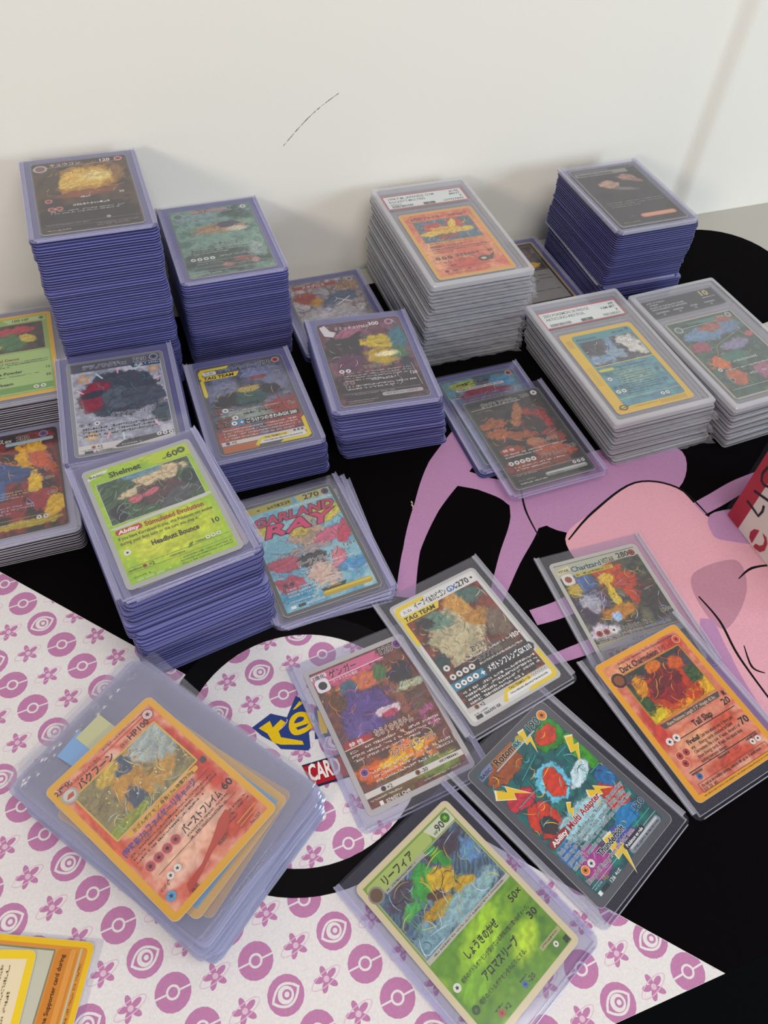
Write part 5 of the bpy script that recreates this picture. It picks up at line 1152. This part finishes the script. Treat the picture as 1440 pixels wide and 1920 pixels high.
fr.frame(9.6, 12, 55, 44, .7, '#b9923c'); fr.poly([(11, 45.2), (55, 45.2), (53.6, 48.4), (12.4, 48.4)], '#5a5048'); fr.disc(8, 13.6, 4.6, '#3a2620', 11); fr.disc(8, 13.6, 3.2, '#8a5434', 9)
fr.sym(56.2, 8.6, 2.2, '#c9583e', rim='#e6c4a4', dot='#2c1816')
for a in (56.4, 73.2): fr.line(7, a, 57, a, .5, '#3a221c')
fr.sym(9.5, 55, 2.2, '#e3ddd4'); fr.sym(14.4, 55, 2.2, '#e3ddd4')
for (a, b) in ((9, 63.6), (13.6, 63.6), (9, 68.2)): fr.sym(a, b, 2.1, '#b04a3c', rim='#e0b9a4')
fr.sym(11, 77, 1.7, '#3a6f9c'); fr.sym(51, 76.6, 1.7, '#e3ddd4'); fr.sym(55, 76.6, 1.7, '#e3ddd4'); fr.frame(7, 79.8, 57, 84.6, .3, '#8a4a2a')
tx.text(12.5, 11, 5.2, 'Dark Charmeleon', '#2a1613', .025, fit=28); tx.text(42, 11, 4.8, '50 HP', '#a02a24', .015, fit=11.5); tx.text(14, 6, 2, 'Evolves from Charmeleon  Put Dark Charmeleon on the Basic', '#3a2018', .005, fit=42)
tx.text(15, 47.8, 2.7, "Flame Pokémon. Length: 3' 7\", Weight: 42 lbs.", '#e0cbb0', .01, fit=36); tx.text(56, 48.8, 3.6, 'R', '#201412', .05)
tx.text(28, 55, 5, 'Tail Slap', '#24120f', .025, fit=14); tx.text(52, 53.6, 5.4, '20', '#24120f', .015, fit=5.4); tx.text(52.5, 67, 5.8, '70', '#24120f', .015, fit=6.2)
tx.text(17.5, 61.4, 3.7, 'Fireball', '#24120f', .03, fit=8.6)
for q, (tt, xx, ww) in enumerate((('Use this attack only if there are', 27, 24), ('any      Energy cards attached to Dark', 17.5, 31), ('Charmeleon. Flip a coin. If heads, discard 1 of', 17.5, 34), ('those Energy cards. If tails, this attack does', 17.5, 33), ('nothing (not even damage).', 17.5, 19))): tx.text(xx, 61.4 + 2.75 * q, 2.7, tt, '#2c1814', .006, fit=ww)
tx.text(7.5, 75.2, 2.4, 'weakness', '#24120f', .015, fit=7.4); tx.text(27, 75.2, 2.4, 'resistance', '#24120f', .015, fit=8); tx.text(48, 75, 2.4, 'retreat cost', '#24120f', .015, fit=8.6)
tx.text(8.4, 82.2, 2.3, 'Its tail is incredibly strong, able to lift up to 3 adult men.', '#3a1c14', .01, fit=44, shear=.12); tx.text(8.4, 84.3, 2.2, 'LV. 23  #5', '#3a1c14', .01, fit=9); tx.greek(6, 85.8, 56, 1, 2, '#8a6a20', .6, 211)
done(e, fr, tx)

VIV = .1
# ------------------------------------------------------------------ semi-rigid sleeves, lower left
TV = 1.4
SAV = slabmesh('semi_rigid_sleeve', 83, 121, 3.5, 3.5, [(.5, 0), (0, .35), (0, .95), (.5, TV)], seg=3); SAV.materials.append(M['saver'])
z = stack(SAV, 'semi_rigid_sleeve', 'bluish semi-rigid card sleeve in the pile under the red card', 'card sleeve', 'semi-rigid sleeves under the red card', 20, -34.2, 152.5, 36, 0, TV, jit=1.3, jrot=2.2, seed=41, drift=(2, -3), clump=1.8)
SSHEET = slabmesh('clear_pocket', 83, 121, 3.5, 3.5, [(.2, 0), (0, .15), (0, 1.1), (.3, TV)], seg=3)
r = random.Random(9); V, Fc = [], []
for k in range(70):     # knurled band along the mouth of the sleeve
    x, y, q = -39 + 78 * r.random(), 50.5 + r.uniform(-2.2, 2.2), r.uniform(.7, 1.6); b = len(V)
    V += [(x - q, y - q * .6, TV), (x + q, y - q * .5, TV), (x + q * .8, y + q * .6, TV), (x - q * .7, y + q * .7, TV), (x, y, TV + r.uniform(.3, .7))]
    Fc += [(b, b + 1, b + 4), (b + 1, b + 2, b + 4), (b + 2, b + 3, b + 4), (b + 3, b, b + 4)]
KNURL = mesh('knurled_band', V, Fc)
def saver(label, P, band=False):
    e = empty('semi_rigid_sleeve', *P); tag(e, label, 'card sleeve')
    obj('clear_pocket', SSHEET, 'saverclear', e)
    if band: obj('knurled_band', KNURL, 'film', e)
    return e
def small_card(label, P, border, inner):
    e, fr, tx = card(label, P, 0, border); fr.rect(3.5, 3.5, 59.5, 84.5, inner); done(e, fr, tx)
saver('clear semi-rigid sleeve holding the tan card third from the top', (-33.5, 153, z, 30, 0))
small_card('tan-bordered card fanned out third under the red card', (-31.5, 142, z + TV, 41, 0), '#c9a05c', '#c08a5a')
saver('clear semi-rigid sleeve holding the blue card second from the top', (-35, 153.5, z + TV + .5, 38, 0))
small_card('yellow-bordered blue card fanned out right under the red card', (-33.0, 143.2, z + 2 * TV + .5, 37, 0), '#cfa44e', '#6fa3bf')
zz = z + 2 * TV + 1.1
PS = (-35.5, 154.2, zz, 36, 0)
saver('topmost clear semi-rigid sleeve with knurled mouth and coloured tape tabs', PS, True)
z = zz + TV + .02
def at_saver(dx, dy):
    a = math.radians(36); return PS[0] + dx * math.cos(a) - dy * math.sin(a), PS[1] + dx * math.sin(a) + dy * math.cos(a)
for nm, m, lab, dx, dy, zz_, rr in (('tape_tab', 'blue_tape', 'blue tape tab on the topmost semi-rigid sleeve', -12, 39.5, z, 5), ('tape_tab', 'yellow_tape', 'pale yellow tape tab on the topmost semi-rigid sleeve', -1.5, 38.5, z + .15, 0)):
    o = obj(nm, mesh(nm, *box(-7.5, -9, 0, 7.5, 9, .1)), m); tx_, ty_ = at_saver(dx, dy); pose(o, tx_, ty_, zz_, 36 + rr); tag(o, lab, 'tape')
P = (-37.2, 144.6, z + .05, 32.1, 0)
SOFT = slabmesh('penny_sleeve', 66.5, 92.5, .6, .6, [(0, 0), (0, .12)], seg=1)
e, fr, tx = card('red-orange card with glittering picture and 60-damage attack on the sleeves', P, .02, '#d9a42c')
artwork(e, 3.4, 3.4, 59.6, 84.6, ['#d07055', '#e0a286', '#cc5e48', '#e8bca6'], [(28, 66, 22, 9, -3, '#e6b498', .6), (10, 10, 20, 4, 0, '#dd8060', .8), (54, 40, 5, 28, 0, '#c23c2c', .6), (6, 40, 3, 24, 0, '#cf5a3e', .7), (20, 52, 14, 4, 0, '#d06a4a', .8), (48, 78, 12, 6, 0, '#c04630', .7), (30, 60, 18, 5, 0, '#e9bda4', .7)], 111, z=.372, grain=.08, lines=0, res=.7)
artwork(e, 7, 12.5, 55, 43, ['#7d7450', '#94885c', '#6d664a', '#a39a72'], [(44, 18, 13, 7, 0, '#a9b4ae', .4), (50, 26, 7, 6, 0, '#9faaa4', .5), (28, 26, 9, 13, 15, '#c08e3c', .3), (30, 18, 6, 5, 0, '#46586e', .25), (26, 36, 4, 9, 10, '#4a5566', .35), (24, 16, 7, 4, -20, '#cfae4a', .5), (42, 34, 8, 5, -10, '#bd9040', .4), (18, 40, 12, 3, 0, '#8f9a40', .5), (14, 24, 7, 6, 0, '#8a7c56', .5)], 113, z=.376, warp=.5, grain=.2, m='foil')
fr.z = .384
fr.scribble(7.5, 13, 54.5, 42.5, 60, ['#e6d48a', '#5a5234', '#c9983c', '#b9c9c4'], 21, .35)
fr.frame(7, 12.5, 55, 43, .8, '#cfae4c'); fr.rect(11, 44, 53, 46.4, '#d6a83c', 1)
r = random.Random(12)
for k in range(60): fr.disc(r.uniform(8, 54), r.uniform(13.5, 42), r.uniform(.15, .5), r.choice(['#d9d24a', '#b9c94a', '#e6dca0', '#d0b45a', '#cfd6cf']), 6)
fr.disc(6.6, 10.4, 4, '#a9a49a'); fr.disc(6.6, 10.4, 2.9, '#c9c4b8'); fr.poly([(4.4, 11.4), (6.4, 9.6), (9, 10), (8, 12)], '#b5502e')
fr.line(4, 7.2, 54, 6.6, .6, '#c9442e'); fr.sym(55.6, 7.4, 2.5, '#d9b9b4', rim='#7a3a3a', dot='#2c1c2c')
for a in (50.2, 68): fr.line(9, a, 56, a, .25, '#5a2a20')
for k in range(4): fr.sym(9 + 4.9 * k, 62.4, 2.2, '#b04a4a', rim='#d98a8a', dot='#241416')
fr.sym(12, 72, 1.7, '#dcd9d0'); fr.sym(16, 72, 1.7, '#dcd9d0'); fr.sym(6.6, 78.4, 2.2, '#5f9cc0', dot='#1c3a5a')
fr.poly([(14, 80), (24, 79), (34, 75), (42, 71), (47, 70), (48, 72.4), (42, 77), (30, 79), (22, 81.6), (12, 84)], '#b5402e'); fr.line(46, 78.8, 58, 78.4, .5, '#d9953c'); fr.line(46, 80.8, 58, 80.4, .4, '#d9953c')
fr.rect(55.5, 43.4, 58.4, 46.6, '#4a3a3a', .8)
tx.text(11.6, 12, 4.8, 'バクフーン', '#2a1512', .025, fit=20); tx.text(41.5, 11.2, 4.4, 'HP100', '#3a1c18', .02, fit=12); tx.text(36.5, 11, 2.4, 'LV.51', '#3a1c18', .01, fit=4.2); tx.text(2.4, 6.6, 3.2, '2進化', '#5a2014', .025, fit=8.6); tx.text(11.6, 7.6, 2.3, 'マグマラシから進化', '#4a2018', .01, fit=15)
tx.greek(30, 4.4, 56, 1, 2, '#5a3014', .8, 221); tx.text(14, 46, 2.2, 'かざんポケモン 身長1.7m 体重79.5kg', '#3a2a10', .012, fit=36)
tx.text(4.6, 51, 3.6, '[特殊能力]', '#4a4290', .02, fit=13); tx.text(18.4, 51, 4.4, 'ファイヤーリチャージ', '#4a4290', .025, fit=29); tx.greek(6, 52.4, 56, 3, 2.0, '#4a2a22', 1.0, 222)
tx.text(28, 64, 4.6, 'バーストフレイム', '#241210', .025, fit=23); tx.text(53, 63.6, 5, '60', '#241210', .025, fit=5.6); tx.greek(28, 65, 54, 2, 1.9, '#4a2a22', .9, 223)
tx.text(5, 74.4, 1.9, 'にげる', '#3a1c18', .0, fit=4.6); tx.text(13, 84.4, 2.2, '弱点', '#3a1c18', .01); tx.text(34, 79.4, 2.2, '抵抗力', '#3a1c18', .01); tx.greek(43, 71.4, 58, 3, 2.0, '#5a2a20', .9, 224); tx.text(50, 84.2, 2.2, 'No.157', '#3a1c18', .01, fit=6); tx.text(9.4, 73.4, 3, '-', '#3a1c18', .02)
done(e, fr, tx, 'foil')
o = obj('penny_sleeve', SOFT, 'sheet_front'); pose(o, P[0], P[1], P[2] + .95, 32.1); tag(o, 'thin clear soft sleeve around the red-orange card', 'card sleeve')

# ------------------------------------------------------------------ two bare yellow cards at the lower left edge
def corner_pose(cx_, cy_, rot):      # pose from the place of the card's lower right corner
    a = math.radians(rot); dx, dy = 31.5, -44
    return cx_ - (dx * math.cos(a) - dy * math.sin(a)), cy_ - (dx * math.sin(a) + dy * math.cos(a))
RT = 66.0
x_, y_ = corner_pose(-79.0, 103.2, RT)
P = (x_, y_, .1, RT, 0)
e, fr, tx = card('yellow-bordered orange card with grey text panel lying on the white print', P, .05, '#dcb32c')
fr.rect(2.6, 2.6, 60.4, 85.4, '#c98a3e', 1.5); fr.rect(7, 44, 58.5, 71, '#b9b8a8'); fr.frame(7, 44, 58.5, 71, .7, '#7d7a6c'); fr.rect(4, 72, 59.5, 81.5, '#c27c34', 2.5); fr.rect(4, 78, 59.5, 80.5, '#cf9148', 1); fr.line(12, 82.6, 60, 82.6, .9, '#b9b29a')
tx.text(12, 47.6, 3.2, 'from your hand (this must', '#33302a', .02, fit=44); t2 = Print(z=.54); t2.greek(20, 83.6, 56, 1, 2, '#8a6a20', .9, 231); t3 = Print(z=.54); t3.text(9, 76, 2.6, 'You may play only one Supporter card during', '#4a2f16', .02, fit=48)
done(e, fr, tx); t2.build('small_print', 'print', e); t3.build('rule_line', 'print', e)
x_, y_ = corner_pose(-103.5, 108.5, RT + 4)
P = (x_, y_, .75, RT + 4, 0)
e, fr, tx = card('yellow-bordered cream card overlapping the orange one at the white print', P, .05, '#e0c033')
fr.rect(3.6, 3.6, 59.4, 84.4, '#dccdae'); tx.greek(8, 60, 57, 8, 2.8, '#8a7a5c', 1.2, 232); done(e, fr, tx)
o = obj('penny_sleeve', SOFT, 'sheet_front'); x_, y_ = corner_pose(-79.0, 103.2, RT); pose(o, x_ + 1.0, y_ - .5, .04, RT); tag(o, 'thin clear soft sleeve under the orange text card', 'card sleeve')

# ------------------------------------------------------------------ things at the right edge
bx = empty('carton', 353.2, 183, 0)
tag(bx, 'red and white film-wrapped carton with black marker scribbles', 'box')
obj('carton_body', mesh('carton_body', *box(0, -45, 0, 70, 44, 92)), 'boxwhite', bx)
V = [(-.15, 32, 0), (-.15, 44.1, 0), (-.15, 44.1, 92), (-.15, 32, 92)]
red = mesh('red_band', V, [(0, 3, 2, 1)]); red.materials.append(mat('red_print', '#a8182f', .35, .5, noise=.08, nscale=120)); obj('red_band', red, None, bx)
rb = mesh('red_band', [(0, 44.15, 0), (70, 44.15, 0), (70, 44.15, 92), (0, 44.15, 92)], [(0, 1, 2, 3)]); rb.materials.append(bpy.data.materials['red_print']); obj('red_band', rb, None, bx)
def face(pts, wd, name='marker_stroke', m='marker', x=-.3):    # strokes on the left face; pts in (y, z)
    V, Fc = [], []
    for q in strip(pts, wd):
        b = len(V); V += [(x, a, c) for a, c in q]; Fc.append((b, b + 1, b + 2, b + 3))
    obj(name, mesh(name, V, Fc), m, bx)
face([(37.7, 22.9), (30.9, 22.6), (24.9, 21.9), (24.3, 27.5), (25.7, 31.6)], 1.9)
face([(37.3, 33.4), (31.6, 35.2), (25.4, 37.2), (20, 39)], 1.9)
face([(38.1, 55.2), (38.8, 48.3), (36.5, 43.6), (33.2, 43.1), (28.0, 46.5), (24, 52)], 1.9)
def redshape(pts, name='red_emblem'):
    me_ = mesh(name, [(-.3, a, c) for a, c in pts], [tuple(range(len(pts)))]); me_.materials.append(bpy.data.materials['red_print']); obj(name, me_, None, bx)
redshape([(21.7, 3.2), (23.2, 7.4), (22.1, 11.6), (18.6, 14.6), (17.8, 1.6)])
redshape([(15.8, 15.3), (11.8, 15.4), (8.8, 12.4), (7.6, 6.8), (9.5, 2.4), (13.6, .8), (15.8, .9), (15.5, 4.2), (12.2, 5.8), (10.7, 9.2), (11.8, 12.6)])
r = random.Random(8); V, Fc = [], []; ny, nz = 14, 16
for i in range(nz + 1):
    for j in range(ny + 1):
        V.append((-1.0 - r.uniform(0, .9), -46 + 92.5 * j / ny, 1 + 93 * i / nz))
for i in range(nz):
    for j in range(ny):
        a = i * (ny + 1) + j; Fc += [(a, a + 1, a + ny + 2), (a, a + ny + 2, a + ny + 1)]
obj('shrink_wrap', mesh('shrink_wrap', V, Fc), 'sheet_front', bx)

wb = slabmesh('carton', 70, 60, 3, 3, [(2, 0), (0, 2), (0, 22), (4, 27)]); o = obj('carton', wb, 'boxwhite'); pose(o, 517, 348, 0, 4); tag(o, 'small white box beside the black-label slab', 'box')
V, Fc = [], []
pts = [(0, 0, .1), (.8, 1.6, .5), (.5, 3.2, .6), (1.5, 4.8, .3), (1.2, 6.2, .2)]
for x, y, zq in pts: V += [(x - .5, y, zq), (x + .5, y + .2, zq + .1), (x, y + .1, zq + .7)]
for k in range(4):
    a = 3 * k; Fc += [(a, a + 1, a + 4, a + 3), (a + 1, a + 2, a + 5, a + 4), (a + 2, a, a + 3, a + 5)]
Fc += [(0, 2, 1), (12, 13, 14)]
o = obj('lint', mesh('lint', V, Fc), 'lint'); pose(o, 149.4, 296, 0, 0); tag(o, 'tiny pale scrap of lint on the bare black mat', 'lint')
